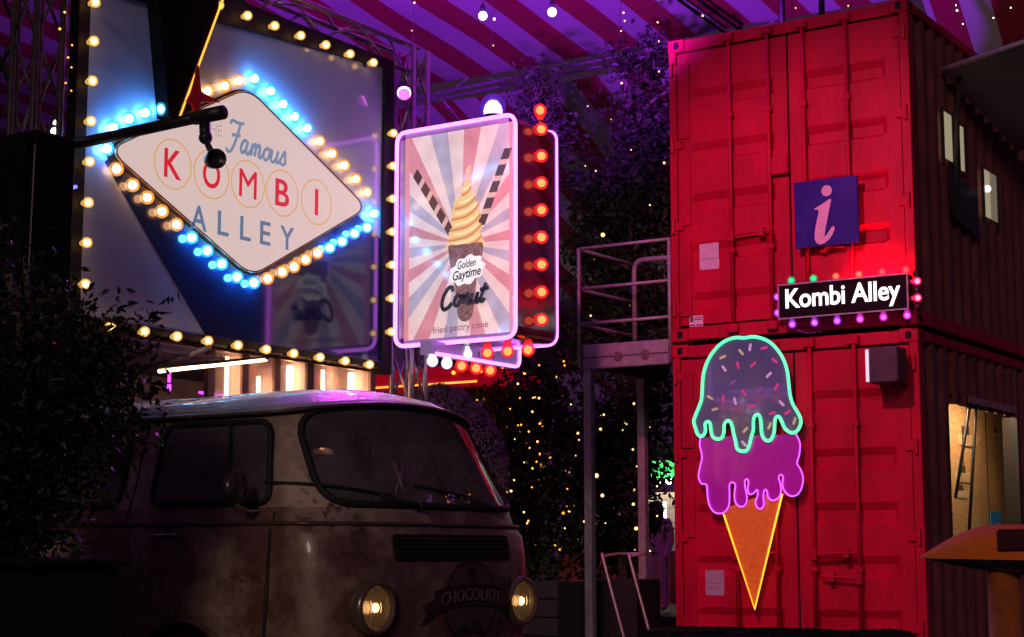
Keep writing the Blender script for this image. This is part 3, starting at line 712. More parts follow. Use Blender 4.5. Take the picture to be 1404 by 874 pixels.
MB().box(PX0, PX1, SY0-0.006, SY0-0.001, PZ0, PZ1).build('poster', poster_mat(), t)
FP = fy(SY0-0.006)
edge_m = ink('ink_pink_edge', (0.62,0.22,0.28))
for a, b in ((PX0, PX0+0.045), (PX1-0.03, PX1)): MB().box(a, b, SY0-0.009, SY0-0.0065, PZ0, PZ1).build('poster_border', edge_m, t)
# straws: dark wafer sticks with pale bands
for (pa, pb) in STRAWS:
    pa, pb = Vector(pa), Vector(pb); n_ = 9
    cuts = [0]
    for k in range(n_): cuts.append(cuts[-1] + (0.145 if k % 2 == 0 else 0.06875))
    for k in range(n_):
        q0, q1 = pa.lerp(pb, cuts[k]), pa.lerp(pb, cuts[k+1])
        d = (pb-pa).normalized(); sk = d*0.03; nn = Vector((-d.y, d.x))*0.036
        MB().prism([tuple(q0+nn), tuple(q0-nn+sk), tuple(q1-nn+sk), tuple(q1+nn)], FP, 0.001, 0.003).build(
            'straw_band', ink('ink_straw_dark', (0.075,0.028,0.035)) if k % 2 == 0 else ink('ink_straw_pale', (0.62,0.36,0.33)), t)
so = P3(smooth_path([(a,b,0) for a,b in SOFT_OUTLINE], True, 3))
soft = MB().prism(so, FP, 0.003, 0.005).build('soft_serve', ink('ink_cream', (0.80,0.47,0.20)), t)
for i, s in enumerate(SWIRLS):
    pts = P3(smooth_path([(a,b,0) for a,b in s], False, 6))
    m = MB(); ribbon(m, pts, 0.014, FP, 0.0052, 0.006); m.build('swirl_fold', ink('ink_caramel', (0.47,0.21,0.075)), soft)
    m = MB(); ribbon(m, [(a, b+0.013) for a, b in pts], 0.014, FP, 0.0052, 0.006); m.build('swirl_shade', ink('ink_toffee', (0.64,0.33,0.13)), soft)
    m = MB(); ribbon(m, [(a+0.006, b+0.046) for a, b in pts[2:-4]], 0.018, FP, 0.0052, 0.006); m.build('swirl_light', ink('ink_highlight', (0.95,0.66,0.36)), soft)
cp = CONE_PRINT
conem = mat('crumb_cone_print', (0.13,0.055,0.065),(0.46,0.27,0.26),34,rough=0.2,lo=0.42,hi=0.6,emit=(0.20,0.09,0.10),es=0.6)
MB().prism(P3(smooth_path([(a,b,0) for a,b in cp], True, 2)), FP, 0.0055, 0.0075).build('pastry_cone', conem, t)
# wording
cl = []
for k in range(36):
    a = 2*PI*k/36; w = 1+0.10*math.cos(9*a)
    cl.append((-7.672+0.165*w*math.cos(a), 3.235+0.115*w*math.sin(a)+0.03*math.cos(a)))
MB().prism(cl, FP, 0.008, 0.0095).build('label_cloud', ink('ink_white', (0.88,0.80,0.80)), t)
dk = ink('ink_black', (0.018,0.012,0.03))
text(MB(), 'Golden', (-7.765, -7.585, 3.245, 3.312), FP, 0.010, 0.011, bold=0.012, shear=0.2, slope=0.10).build('lettering', dk, t)
text(MB(), 'Gaytime', (-7.812, -7.535, 3.130, 3.232), FP, 0.010, 0.011, bold=0.02, shear=0.2, slope=0.12).build('lettering', dk, t)
CONUT = [[(.42,.78),(.36,1.0),(.18,.98),(.02,.6),(.0,.2),(.12,-.05),(.32,.02),(.46,.22)],
 [(.78,.56),(.62,.5),(.56,.24),(.66,.05),(.80,.14),(.86,.40),(.78,.56),(.84,.48),(.98,.52)],
 [(.98,.52),(1.0,.08)],[(1.0,.3),(1.12,.56),(1.20,.42),(1.18,.14),(1.26,.06),(1.36,.24)],
 [(1.36,.56),(1.34,.16),(1.44,.06),(1.56,.22),(1.60,.56),(1.58,.14),(1.66,.06),(1.76,.24)],
 [(1.92,.95),(1.82,.5),(1.78,.16),(1.86,.06),(1.98,.2)],[(1.68,.66),(1.88,.66),(2.08,.70)]]
m = MB()
for s in CONUT:
    pts = smooth_path([(-7.925+a*0.215+b*0.03, 2.935+b*0.165+a*0.012, 0) for a, b in s], False, 6)
    ribbon(m, [(p.x, p.y) for p in pts], 0.034, FP, 0.010, 0.0115)
m.build('lettering', dk, t)
text(MB(), 'fried pastry cone', (-8.02, -7.47, 2.722, 2.795), FP, 0.0005, 0.0018, slope=0.03).build('lettering', ink('ink_brown', (0.20,0.06,0.10)), t)
# neon loops front and back
NV = lamp_mat('neon_sign_violet', (0.70,0.15,1.0), 4.2)
def loop(y, r=0.0165, name='neon_tube'):
    pts = [(a, y, b) for a, b in rounded(rect(SX0-0.006, SX1+0.006, SZ0-0.006, SZ1+0.006), 0.10)]
    return MB().tube(pts, r, 8, closed=True).build(name, NV, t, smooth=True)
loop(SY0-0.02); loop(SY1+0.02, 0.010)
for k in range(8): bulb(t, (SX1+0.062, 11.31, 4.395-k*0.2245), (1,0,0), 'red')
bulb(t, (SX1+0.02, 11.36, SZ1+0.11), (0,0,1), 'red')
for x, kd in ((-8.055,'white'),(-7.87,'white'),(-7.665,'red'),(-7.465,'red'),(-7.268,'red')): bulb(t, (x, 11.30, 2.585), (0,0,-1), kd)
for xx in (-8.2, -7.9): MB().box(xx-0.03, xx+0.03, 11.25, 11.40, SZ1, SZ1+0.06).build('top_bracket', M_black, t)
MB().tube([(-8.36,11.3,2.9),(-8.52,11.3,2.9)],0.02,8).tube([(-8.36,11.3,4.2),(-8.52,11.3,4.2)],0.02,8).build('mount_arm', M_black, t)
# small second lightbox below and behind it
t = thing('hanging_lightbox', (-7.9, 11.6, 2.54), 'lower edge of a second neon-rimmed lightbox hanging behind the cone lightbox', 'sign')
Lp = [(10.80,2.545),(12.10,2.545),(12.10,3.3),(11.66,3.3),(11.66,2.652),(10.80,2.652)]
MB().prism(Lp, fx(-7.98), 0.0, 0.11).build('panel', mat('hanging_panel',(0.34,0.28,0.42),(0.25,0.2,0.34),6,rough=0.25,emit=(0.20,0.11,0.30),es=0.5), t)
pts = [(-7.862, a, b) for a, b in [(10.86,2.55)] + rounded([(11.9,2.55),(12.09,2.55),(12.09,2.8)], 0.08)[7:14] + [(12.09,3.28)]]
MB().tube(pts, 0.0145, 8).build('neon_tube', NV, t, smooth=True)
for yy, kd in ((10.86,'white'),(11.06,'white'),(11.27,'red'),(11.48,'red'),(11.69,'red')):
    bulb(t, (-7.90, yy, 2.49), (0,0,-1), kd)

# ------------------------------------------------------------------ the two lit spotlights
def spotlight(name, loc, d, label, col, lens_s, power, size, spread, blend=0.6):
    t = thing(name, loc, label, 'spotlight')
    d = Vector(d).normalized(); p = Vector(loc)
    MB().lathe([(-0.17,0.03),(-0.16,0.055),(-0.05,0.062),(0.0,0.070),(0.03,0.070),(0.031,0.062),(0.0,0.058)], p, d, 18).build('housing', M_black, t, smooth=True)
    MB().lathe([(0.0,0.057),(0.012,0.056),(0.025,0.04),(0.03,0.002)], p, d, 18).build('lens', lamp_mat(name+'_lens', col, lens_s), t, smooth=True)
    MB().lathe([(0.032,0.045),(0.045,0.050),(0.06,0.048),(0.075,0.03),(0.08,0.004)], p, d, 18).build('halo_shell', globe_mat(name+'_diffuser', (1.0,0.10,0.80), 1.6, 0.5), t, smooth=True)  # added glowing shell that imitates the halo round the lens
    MB().tube([p-d*0.08+Vector((0,0,0.07)), p-d*0.08+Vector((0,0,0.16))], 0.012, 8).build('yoke', M_black, t)
    ld = bpy.data.lights.new(name+'_beam', 'SPOT'); ld.energy = power; ld.color = col; ld.spot_size = R(spread); ld.spot_blend = blend; ld.shadow_soft_size = size
    lo = bpy.data.objects.new('beam', ld); COL.objects.link(lo); lo.parent = t
    lo.location = d*0.06; lo.rotation_euler = d.to_track_quat('-Z', 'Y').to_euler()
    return t
# violet flood pointing up into the canopy (its glass dome shows over the lightbox)
t = thing('violet_floodlight', (-8.05, 11.95, 4.62), 'blazing violet floodlight peeking over the top of the cone lightbox', 'floodlight')
MB().lathe([(0,0.05),(0.02,0.075),(0.14,0.085),(0.16,0.085)], (-8.05,11.95,4.62), (0,0,1), 20).build('housing', M_black, t, smooth=True)
MB().lathe([(0.16,0.080),(0.20,0.085),(0.25,0.072),(0.29,0.04),(0.30,0.004)], (-8.05,11.95,4.62), (0,0,1), 20).build('lens', lamp_mat('violet_lens', (0.62,0.36,1.0), 8.0), t, smooth=True)
MB().ball((-8.05,11.95,4.86), 0.115, 18, 12).build('halo_shell', globe_mat('violet_diffuser', (0.22,0.05,1.0), 0.8, 0.7), t, smooth=True)  # globe added to give the lens a ring of violet halo
MB().tube([(-8.05,11.95,4.63),(-8.05,11.75,4.55),(-8.05,11.6,4.44)], 0.02, 8).build('mount_arm', M_black, t)
ld = bpy.data.lights.new('violet_beam', 'SPOT'); ld.energy = 4600; ld.color = (0.40,0.025,0.90); ld.spot_size = R(118); ld.spot_blend = 0.5; ld.shadow_soft_size = 0.08
lo = bpy.data.objects.new('beam', ld); COL.objects.link(lo); lo.parent = t; lo.location = (0,0,0.34)
lo.rotation_euler = Vector((-0.30,0.50,0.82)).to_track_quat('-Z','Y').to_euler()
# pink lamp on the truss
spotlight('pink_spotlight', (-8.30, 10.98, 4.80), (3.6,-4.6,-3.3), 'glowing pink spotlight clamped to the truss beside the billboard corner', (0.85,0.16,1.0), 16.0, 420.0, 0.05, 46)
EY, EZ = 19.0, 7.62
# red floodlight on a pole, lighting the container doors
FL = Vector((-5.6, 7.6, 6.4)); FT = Vector((-6.1, 14.0, 2.9))
t = thing('flood_lamp', (FL.x, FL.y, 0), 'pink-red floodlight hung from the canopy on a drop pipe and aimed at the containers', 'floodlight')
MB().tube([(FL.x,FL.y,FL.z),(FL.x,FL.y,EZ+0.15*(EY-FL.y)+0.1)], 0.024, 12).build('drop_pipe', M_black, t, smooth=True)
d = (FT-FL).normalized(); hp = FL + d*0.18
MB().lathe([(-0.16,0.06),(-0.14,0.11),(0.05,0.14),(0.07,0.14),(0.072,0.12),(0.03,0.11)], hp, d, 20).build('housing', M_black, t, smooth=True)
MB().lathe([(0.032,0.108),(0.045,0.10),(0.05,0.01)], hp, d, 20).build('lens', lamp_mat('flood_lens', (1.0,0.20,0.45), 8.0), t, smooth=True)
ld = bpy.data.lights.new('flood_beam', 'SPOT'); ld.energy = 1350; ld.color = (1.0,0.12,0.36); ld.spot_size = R(54); ld.spot_blend = 0.75; ld.shadow_soft_size = 0.10
lo = bpy.data.objects.new('beam', ld); COL.objects.link(lo); lo.parent = t; lo.location = hp + d*0.09 - Vector((FL.x,FL.y,0))
lo.rotation_euler = d.to_track_quat('-Z','Y').to_euler()

# ------------------------------------------------------------------ striped canopy
def stripes():
    m = bpy.data.materials.new('striped_canvas'); m.use_nodes = True
    n, l = m.node_tree.nodes, m.node_tree.links; b = n['Principled BSDF']
    tc = n.new('ShaderNodeTexCoord'); sx = n.new('ShaderNodeSeparateXYZ'); l.new(tc.outputs['Object'], sx.inputs[0])
    mu = n.new('ShaderNodeMath'); mu.operation = 'MULTIPLY'; mu.inputs[1].default_value = 1/0.80; l.new(sx.outputs[0], mu.inputs[0])
    fr_ = n.new('ShaderNodeMath'); fr_.operation = 'FRACT'; l.new(mu.outputs[0], fr_.inputs[0])
    rp = n.new('ShaderNodeValToRGB'); rp.color_ramp.interpolation = 'CONSTANT'
    rp.color_ramp.elements[0].color = (0.55,0.52,0.55,1); rp.color_ramp.elements[1].position = 0.5; rp.color_ramp.elements[1].color = (0.40,0.012,0.06,1)
    l.new(fr_.outputs[0], rp.inputs[0])
    nz = n.new('ShaderNodeTexNoise'); nz.inputs['Scale'].default_value = 1.2; nz.inputs['Detail'].default_value = 8; l.new(tc.outputs['Object'], nz.inputs['Vector'])
    mr = n.new('ShaderNodeMapRange'); mr.inputs[3].default_value = 0.7; mr.inputs[4].default_value = 1.15; l.new(nz.outputs[0], mr.inputs[0])
    mx = n.new('ShaderNodeMixRGB'); mx.blend_type = 'MULTIPLY'; mx.inputs[0].default_value = 1
    l.new(rp.outputs[0], mx.inputs[1]); l.new(mr.outputs[0], mx.inputs[2]); l.new(mx.outputs[0], b.inputs['Base Color'])
    b.inputs['Roughness'].default_value = 0.8
    return m
M_str = stripes()
def cloth(name, x0, x1, ya, za, yb, zb, label, sag=0.10, nx=90, ny=30, edge=None, group=None, cat='canopy'):
    m = MB(); vs = []; fs = []
    for j in range(ny+1):
        tt = j/ny
        for i in range(nx+1):
            x = x0+(x1-x0)*i/nx
            zz = za+(zb-za)*tt - sag*math.sin(PI*tt)*(0.55+0.45*math.sin(x*1.9))
            yy = ya+(yb-ya)*tt
            zz += 0.05*noise.noise(Vector((x*0.8, yy*0.7, 3.1)))
            if edge: zz += edge(x, tt)
            vs.append((x, yy, zz))
    for j in range(ny):
        for i in range(nx):
            a = j*(nx+1)+i; fs.append((a, a+1, a+nx+2, a+nx+1))
    o = m.add(vs, fs).build(name, M_str, smooth=True, loc=(0,0,0), fix=False)
    return tag(o, label, cat, group)
EY, EZ = 19.0, 7.62
cloth('canopy_roof', -22, -3.2, EY, EZ, 4.0, EZ+15*0.15, 'red and white striped canvas roof high above the billboard', sag=0.12)
cloth('canopy_skirt', -19, -8.0, EY+0.15, EZ-0.25, 27.0, EZ-3.3, 'striped canvas slope falling away behind the trees beyond the roof edge', sag=0.15)
cloth('canopy_corner', -6.9, -1.0, 18.6, 8.9, 20.6, 6.9, 'sagging striped canvas corner hanging beyond the upper container', sag=0.0,
      edge=lambda x, tt: tt*(0.30*((x+5.75)/1.0)**2 if x < -5.75 else 0.25*abs(math.sin((x+5.75)*1.3))))
truss('truss', (-20, EY+0.02, EZ-0.16), (-8.3, EY+0.02, EZ+0.05), 'long roof edge truss under the striped canopy behind the trees', size=0.26, r=0.022, m=M_steel, step=0.6, n_face=2)
truss('truss', (-9.0, EY, EZ+0.0), (-9.55, 10.5, EZ+1.05), 'dark truss running up under the striped canopy', size=0.22, r=0.022, m=M_black, step=0.6, n_face=2)
for x, y, zt, lb in ((-7.07,16.0,9.0,'black post on the container roof over the left door'),(-6.62,16.0,9.0,'black post on the container roof close to the door joint')):
    tag(MB().tube([(x,y,W_TOP-0.07),(x,y,zt-0.75)], 0.035, 8).tube([(x,y,W_TOP-0.04),(x,y,W_TOP-0.02)],0.09,10).build('canopy_post', M_black, smooth=True),
        lb, 'post', 'posts on the container roof')

# ------------------------------------------------------------------ kiosk under the billboard
t = thing('kiosk', (-9.5, 9.4, 0), 'dark kiosk with warm tube-lit glass windows behind the van', 'kiosk')
KX = -8.72
M_kio = mat('kiosk_wall', (0.05,0.035,0.05),(0.035,0.025,0.035),3,rough=0.6,bump=0.1)
MB().box(KX-0.08, KX, 7.7, 11.18, 0.0, 1.75).build('counter_front', M_kio, t)
MB().box(KX-2.0, KX-1.9, 7.7, 11.2, 0.0, 2.49).build('back_wall', mat('kiosk_back',(0.16,0.10,0.11),(0.10,0.06,0.08),3,rough=0.6), t)
MB().box(KX-1.89, KX-0.09, 7.62, 7.72, 0.0, 2.49).build('end_wall', M_kio, t)
MB().box(KX-2.0, KX+0.10, 7.6, 11.2, 2.497, 2.53).build('roof', M_kio, t)
MB().box(KX-1.89, KX-0.09, 7.73, 11.18, 0.001, 0.02).build('floor', M_kio, t)
trim = mat('kiosk_trim',(0.45,0.30,0.26),(0.35,0.22,0.2),8,rough=0.4)
for y in (9.19, 9.56, 9.93, 11.14):
    MB().box(KX-0.045, KX, y-0.035, y+0.035, 1.752, 2.473).build('window_post', trim, t)
MB().box(KX-0.06, KX, 10.29, 10.37, 1.752, 2.473).build('window_post', M_black, t)
MB().box(KX-0.07, KX+0.002, 7.72, 11.18, 2.475, 2.495).build('window_head', trim, t)
def hazy_glass():
    m = bpy.data.materials.new('kiosk_hazy_glass'); m.use_nodes = True
    n, l = m.node_tree.nodes, m.node_tree.links; n.remove(n['Principled BSDF'])
    t_ = n.new('ShaderNodeBsdfTransparent'); t_.inputs[0].default_value = (0.9,0.8,0.8,1)
    tr = n.new('ShaderNodeBsdfTranslucent'); tr.inputs[0].default_value = (0.85,0.62,0.56,1)
    g_ = n.new('ShaderNodeBsdfGlossy'); g_.inputs[1].default_value = 0.08
    nz = n.new('ShaderNodeTexNoise'); nz.inputs['Scale'].default_value = 3; nz.inputs['Detail'].default_value = 7
    mr = n.new('ShaderNodeMapRange'); mr.inputs[3].default_value = 0.34; mr.inputs[4].default_value = 0.46; l.new(nz.outputs[0], mr.inputs[0])
    m1 = n.new('ShaderNodeMixShader'); l.new(mr.outputs[0], m1.inputs[0]); l.new(t_.outputs[0], m1.inputs[1]); l.new(tr.outputs[0], m1.inputs[2])
    m2 = n.new('ShaderNodeMixShader'); m2.inputs[0].default_value = 0.08; l.new(m1.outputs[0], m2.inputs[1]); l.new(g_.outputs[0], m2.inputs[2])
    l.new(m2.outputs[0], n['Material Output'].inputs[0]); return m
gl = hazy_glass()
for a, b in ((9.23,9.52),(9.60,9.89),(9.97,10.28),(10.38,11.10)):
    MB().box(KX-0.028, KX-0.022, a, b, 1.755, 2.473).build('window_pane', gl, t)
TW = lamp_mat('tube_warm', (1.0,0.64,0.36), 20.0)
for y, x, z0_, z1_ in ((9.46,-0.10,1.8,2.45),(9.82,-0.10,1.8,2.33),(10.19,-0.10,1.8,2.45),(10.97,-0.10,1.8,2.46),(10.60,-0.10,1.8,2.45)):
    tb = MB().tube([(KX+x,y,z0_),(KX+x,y,z1_)], 0.016 if y not in (10.19,10.97) else 0.028, 8).build('tube_lamp', TW, t, smooth=True)
MB().tube([(KX-0.9,9.2,2.10),(KX-0.9,9.9,2.10)], 0.012, 8).build('violet_tube', lamp_mat('kiosk_violet',(0.55,0.03,1.0),3.0), t, smooth=True)
MB().tube([(KX-0.9,10.0,2.26),(KX-0.9,10.9,2.26)], 0.012, 8).build('violet_tube', lamp_mat('kiosk_violet',(0.55,0.03,1.0),3.0), t, smooth=True)
for k in range(5):
    MB().box(KX-1.88, KX-1.6, 7.9+k*0.62, 8.4+k*0.62, 1.2, 1.26).build('shelf', trim, t)
# awning arm and lamp tube at the near end
t = thing('awning', (-8.3, 8.4, 2.3), 'folded awning with pale slats under the near end of the billboard', 'awning')
for k in range(4):
    MB().box(-8.74+0.10*k, -8.66+0.10*k, 7.75, 8.95, 2.385-0.012*k, 2.405-0.012*k).build('slat', mat('awning_slat',(0.35,0.28,0.28),(0.25,0.2,0.2),9,rough=0.6), t)
MB().tube([(-8.82,8.55,2.27),(-8.45,8.6,2.33),(-8.20,8.62,2.40)], 0.02, 8).build('arm', mat('awning_arm',(0.45,0.36,0.36),(0.35,0.28,0.28),9,rough=0.4), t, smooth=True)
MB().tube([(-8.75,7.75,2.36),(-8.35,7.75,2.345)], 0.02, 8).build('arm', mat('awning_arm',(0.45,0.36,0.36),(0.35,0.28,0.28),9,rough=0.4), t, smooth=True)
t = thing('strip_light', (-7.8, 8.2, 2.2), 'slanting warm strip light hanging above the van roof', 'strip light')
MB().tube([(-8.269,8.2,2.197),(-7.302,8.2,2.219)], 0.013, 8).build('tube', lamp_mat('strip_warm',(1.0,0.66,0.36),6.0), t, smooth=True)
MB().box(-8.30,-7.29,8.19,8.21,2.216,2.238).build('housing', M_dark, t)
for x in (-8.20,-8.6): MB().tube([(x,8.2,2.23),(x-0.1,8.2,2.45)],0.005,6).build('hanger', M_wire, t)
t = thing('violet_lamp', (-8.2, 8.22, 2.06), 'tiny violet lamp hanging below the strip light', 'lamp')
MB().tube([(-8.19,8.22,2.19),(-8.19,8.22,2.12)],0.010,8).tube([(-8.19,8.22,2.105),(-8.19,8.22,2.06)],0.013,8).build('tube', lamp_mat('tiny_violet',(0.6,0.04,1.0),4.0), t, smooth=True)

# ------------------------------------------------------------------ trees and shrubs
def leaf_cloud(rnd, blobs, n, size, flat=0.6):
    vs = []; fs = []
    tot = sum(b[3]*b[4]*b[5] for b in blobs)
    for (cx, cy_, cz, rx, ry, rz) in blobs:
        k = int(n*rx*ry*rz/tot)
        # leaves gather on twigs: pick twig tips, then scatter leaves round each
        tips = []
        for _ in range(max(6, k//14)):
            while True:
                p = Vector((rnd.uniform(-1,1), rnd.uniform(-1,1), rnd.uniform(-1,1)))
                if 0.12 < p.length < 1: break
            p = p * (0.55+0.45*rnd.random())/max(p.length, 0.5) if rnd.random() < 0.5 else p
            tips.append(Vector((cx+p.x*rx, cy_+p.y*ry, cz+p.z*rz)))
        for _ in range(k):
            tp = rnd.choice(tips)
            p = tp + Vector((rnd.gauss(0,1), rnd.gauss(0,1), rnd.gauss(0,1)))*size*1.5
            d = Vector((rnd.gauss(0,1), rnd.gauss(0,1), rnd.gauss(-0.5,0.8))).normalized()
            nn = d.orthogonal().normalized(); nn.rotate(Matrix.Rotation(rnd.uniform(0,2*PI), 3, d)); w = d.cross(nn)
            L = size*rnd.uniform(0.7,1.3); W = L*rnd.uniform(0.17,0.26)
            k0 = len(vs)
            vs += [p, p+d*L*0.45+w*W+nn*L*0.06, p+d*L, p+d*L*0.45-w*W+nn*L*0.06]
            fs.append((k0,k0+1,k0+2,k0+3))
    return vs, fs
def leaf_mat(name, c1, c2):
    m = mat(name, c1, c2, 3.0, rough=0.5, spec=0.25, detail=2)
    return m
M_leaf = leaf_mat('leaf_dark', (0.016,0.026,0.012), (0.030,0.042,0.020))
M_leaf2 = leaf_mat('leaf_mid', (0.022,0.034,0.016), (0.036,0.048,0.022))
M_bark = mat('bark', (0.07,0.05,0.04),(0.12,0.09,0.07),12,rough=0.85,bump=0.6,bscale=30)
def tree(name, base, trunk_pts, blobs, n, size, label, cat='tree', lm=None, seed=0, r0=0.07):
    rnd = random.Random(seed)
    t = thing(name, base, label, cat)
    m = MB(); pts = [Vector(p) for p in trunk_pts]
    m.tube(smooth_path(pts, False, 4), [r0*(1-0.75*i/(4*(len(pts)-1))) for i in range(4*(len(pts)-1)+1)], 9)
    for b in blobs:
        c = Vector(b[:3]); st = min(pts, key=lambda q: (q-c).length + (0.6 if q.z > c.z else 0))
        for _ in range(4):
            e = c + Vector((rnd.uniform(-.7,.7)*b[3], rnd.uniform(-.7,.7)*b[4], rnd.uniform(-.4,.8)*b[5]))
            mid = st.lerp(e, 0.5) + Vector((rnd.uniform(-.08,.08), rnd.uniform(-.08,.08), 0.06))
            m.tube(smooth_path([st, mid, e], False, 3), [r0*0.36, r0*0.33, r0*0.3, r0*0.26, r0*0.2, r0*0.15, r0*0.1], 6)
    m.build('trunk', M_bark, t, smooth=True, fix=False)
    vs, fs = leaf_cloud(rnd, blobs, n, size)
    MB().add(vs, fs).build('crown', lm or M_leaf, t, fix=False)
    return t
# dark tree in front of the van
tree('tree', (-5.3,4.5,0), [(-5.3,4.5,0),(-5.33,4.5,0.8),(-5.25,4.5,1.5),(-5.4,4.5,2.1)],
     [(-5.56,4.55,1.98,0.30,0.34,0.28),(-5.15,4.5,1.70,0.34,0.36,0.30),(-4.98,4.55,1.55,0.20,0.30,0.24),(-5.4,4.45,1.40,0.40,0.38,0.38),(-5.6,4.4,1.1,0.34,0.3,0.34),(-5.18,4.45,1.22,0.26,0.30,0.24),(-4.86,4.62,1.84,0.13,0.16,0.09),(-5.3,4.35,1.02,0.30,0.28,0.16)],
     14000, 0.048, 'dark leafy tree in a planter hiding the tail of the van', seed=3, lm=leaf_mat('leaf_black_green',(0.010,0.014,0.009),(0.020,0.024,0.014)))
t = thing('planter', (-5.6,4.45,0), 'long dark planter box below the tree beside the van', 'planter')
m = MB().bbox(-6.3,-5.02,4.15,4.80,0.0,0.93,0.015); m.build('box', mat('planter_dark',(0.008,0.008,0.012),(0.014,0.012,0.016),4,rough=0.7,bump=0.1), t)
MB().bbox(-6.33,-4.99,4.12,4.83,0.932,0.965,0.008).build('rim', mat('planter_dark',(0.008,0.008,0.012),(0.014,0.012,0.016)), t)
# fairy-lit tree behind the van, tall tree beside the containers, and others
def rel(c, l): return [(c[0]+a, c[1]+b, d, e, f, g_) for a, b, d, e, f, g_ in l]
tree('tree', (-9.75,14.8,0), [(-9.75,14.8,0),(-9.72,14.8,0.9),(-9.8,14.85,1.8),(-9.7,14.8,2.8)],
     rel((-9.75,14.8), [(-0.35,0,2.45,0.42,0.5,0.45),(0.15,0,2.75,0.42,0.5,0.38),(0.45,0.1,2.2,0.38,0.5,0.45),(-0.15,0,1.75,0.5,0.5,0.42),(0.45,0,1.45,0.40,0.5,0.40),(-0.35,0.1,1.15,0.35,0.4,0.32),(0.35,0,0.95,0.36,0.4,0.25)]),
     9500, 0.088, 'bushy tree wound with amber fairy lights behind the van', seed=5, lm=M_leaf2)
tree('tree', (-9.0,16.2,0), [(-9.0,16.2,0),(-9.05,16.2,1.2),(-8.95,16.2,2.4),(-9.05,16.2,3.8),(-9.0,16.2,5.6)],
     rel((-9.0,16.2), [(0.15,0,6.35,0.28,0.4,0.36),(0.30,0,5.65,0.45,0.5,0.50),(-0.25,0,5.0,0.50,0.5,0.42),(0.25,0,4.75,0.5,0.5,0.42),(-0.35,0,4.25,0.42,0.5,0.42),(0.05,0,3.75,0.5,0.5,0.48),(-0.30,0,3.2,0.42,0.5,0.42),(0.42,0,3.3,0.4,0.45,0.42)]),
     11000, 0.10, 'tall dark tree climbing beside the red containers up to the canopy', seed=7, r0=0.09)
tree('tree', (-8.92,15.8,0), [(-8.92,15.8,0),(-8.97,15.8,0.9),(-8.87,15.8,1.8),(-8.97,15.8,2.6)],
     rel((-8.92,15.8), [(0.55,0,2.62,0.26,0.3,0.2),(0.0,0,2.35,0.48,0.4,0.36),(-0.35,0,1.85,0.40,0.4,0.40),(0.18,0,1.80,0.26,0.4,0.28),(-0.15,0,1.35,0.40,0.4,0.36),(-0.4,0,1.0,0.36,0.4,0.26)]),
     6200, 0.095, 'leafy tree growing under the steel landing', seed=9)
tree('tree', (-9.75,15.3,0), [(-9.75,15.3,0),(-9.78,15.3,2.6),(-9.72,15.3,4.4),(-9.78,15.3,5.6)],
     rel((-9.75,15.3), [(0.05,0,5.95,0.26,0.3,0.26),(0.15,0,5.55,0.26,0.3,0.28),(0.0,0,5.15,0.2,0.25,0.22)]),
     1800, 0.085, 'slim tree top poking up behind the cone lightbox', seed=11)
tree('tree', (-10.6,14.2,0), [(-10.6,14.2,0),(-10.55,14.2,2.4),(-10.7,14.2,4.6)],
     rel((-10.6,14.2), [(0.05,0,4.75,0.45,0.4,0.32),(-0.25,0,4.35,0.42,0.4,0.30),(0.38,0,4.45,0.32,0.4,0.30)]),
     3800, 0.07, 'airy violet-lit tree top between the billboard and the canopy', seed=13, lm=M_leaf2)
# clipped round shrub
t = thing('shrub', (-9.45,13.1,0), 'clipped round shrub with fine foliage behind the van windscreen', 'shrub')
rnd = random.Random(21); vs = []; fs = []
for _ in range(9000):
    a, b = rnd.uniform(0,2*PI), rnd.uniform(-0.2,PI/2)
    p = Vector((-9.45+0.66*math.cos(b)*math.cos(a), 13.1+0.6*math.cos(b)*math.sin(a), 1.65+0.86*math.sin(b))) + Vector((rnd.gauss(0,.02),rnd.gauss(0,.02),rnd.gauss(0,.02)))
    d = Vector((rnd.gauss(0,1),rnd.gauss(0,1),rnd.gauss(0.3,1))).normalized(); w = d.orthogonal().normalized()*0.012; L = 0.045
    k0 = len(vs); vs += [p-w, p+w, p+d*L]; fs.append((k0,k0+1,k0+2))
MB().add(vs, fs).build('foliage', leaf_mat('leaf_silver',(0.14,0.13,0.13),(0.20,0.17,0.19)), t, fix=False)
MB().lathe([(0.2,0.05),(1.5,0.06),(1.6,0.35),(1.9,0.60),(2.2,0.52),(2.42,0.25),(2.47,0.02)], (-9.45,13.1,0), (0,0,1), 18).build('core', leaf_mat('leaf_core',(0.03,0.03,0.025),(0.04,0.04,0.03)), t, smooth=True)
MB().lathe([(0,0.28),(0.45,0.34),(0.5,0.34),(0.5,0.28)], (-9.45,13.1,0), (0,0,1), 18).build('pot', M_dark, t, smooth=True)
# red stall roof with a yellow light strip, behind the truss
t = thing('stall_roof', (-10.0,14.0,0), 'flat red stall roof with an amber light strip behind the hanging bulbs', 'stall')
MB().box(-11.2,-9.62,14.0,15.2,2.695,2.86).build('fascia', mat('stall_red_glow',(0.55,0.01,0.02),(0.45,0.008,0.02),4,rough=0.5,emit=(0.6,0.0,0.02),es=0.35), t)  # fascia emits red by itself to stand for the light on it
MB().box(-11.2,-9.62,13.985,13.998,2.672,2.692).build('strip', lamp_mat('strip_amber',(1.0,0.42,0.04),1.6), t)
for x in (-11.1,-9.7): MB().box(x-0.04,x+0.04,14.9,14.98,0,2.694).build('post', M_dark, t)

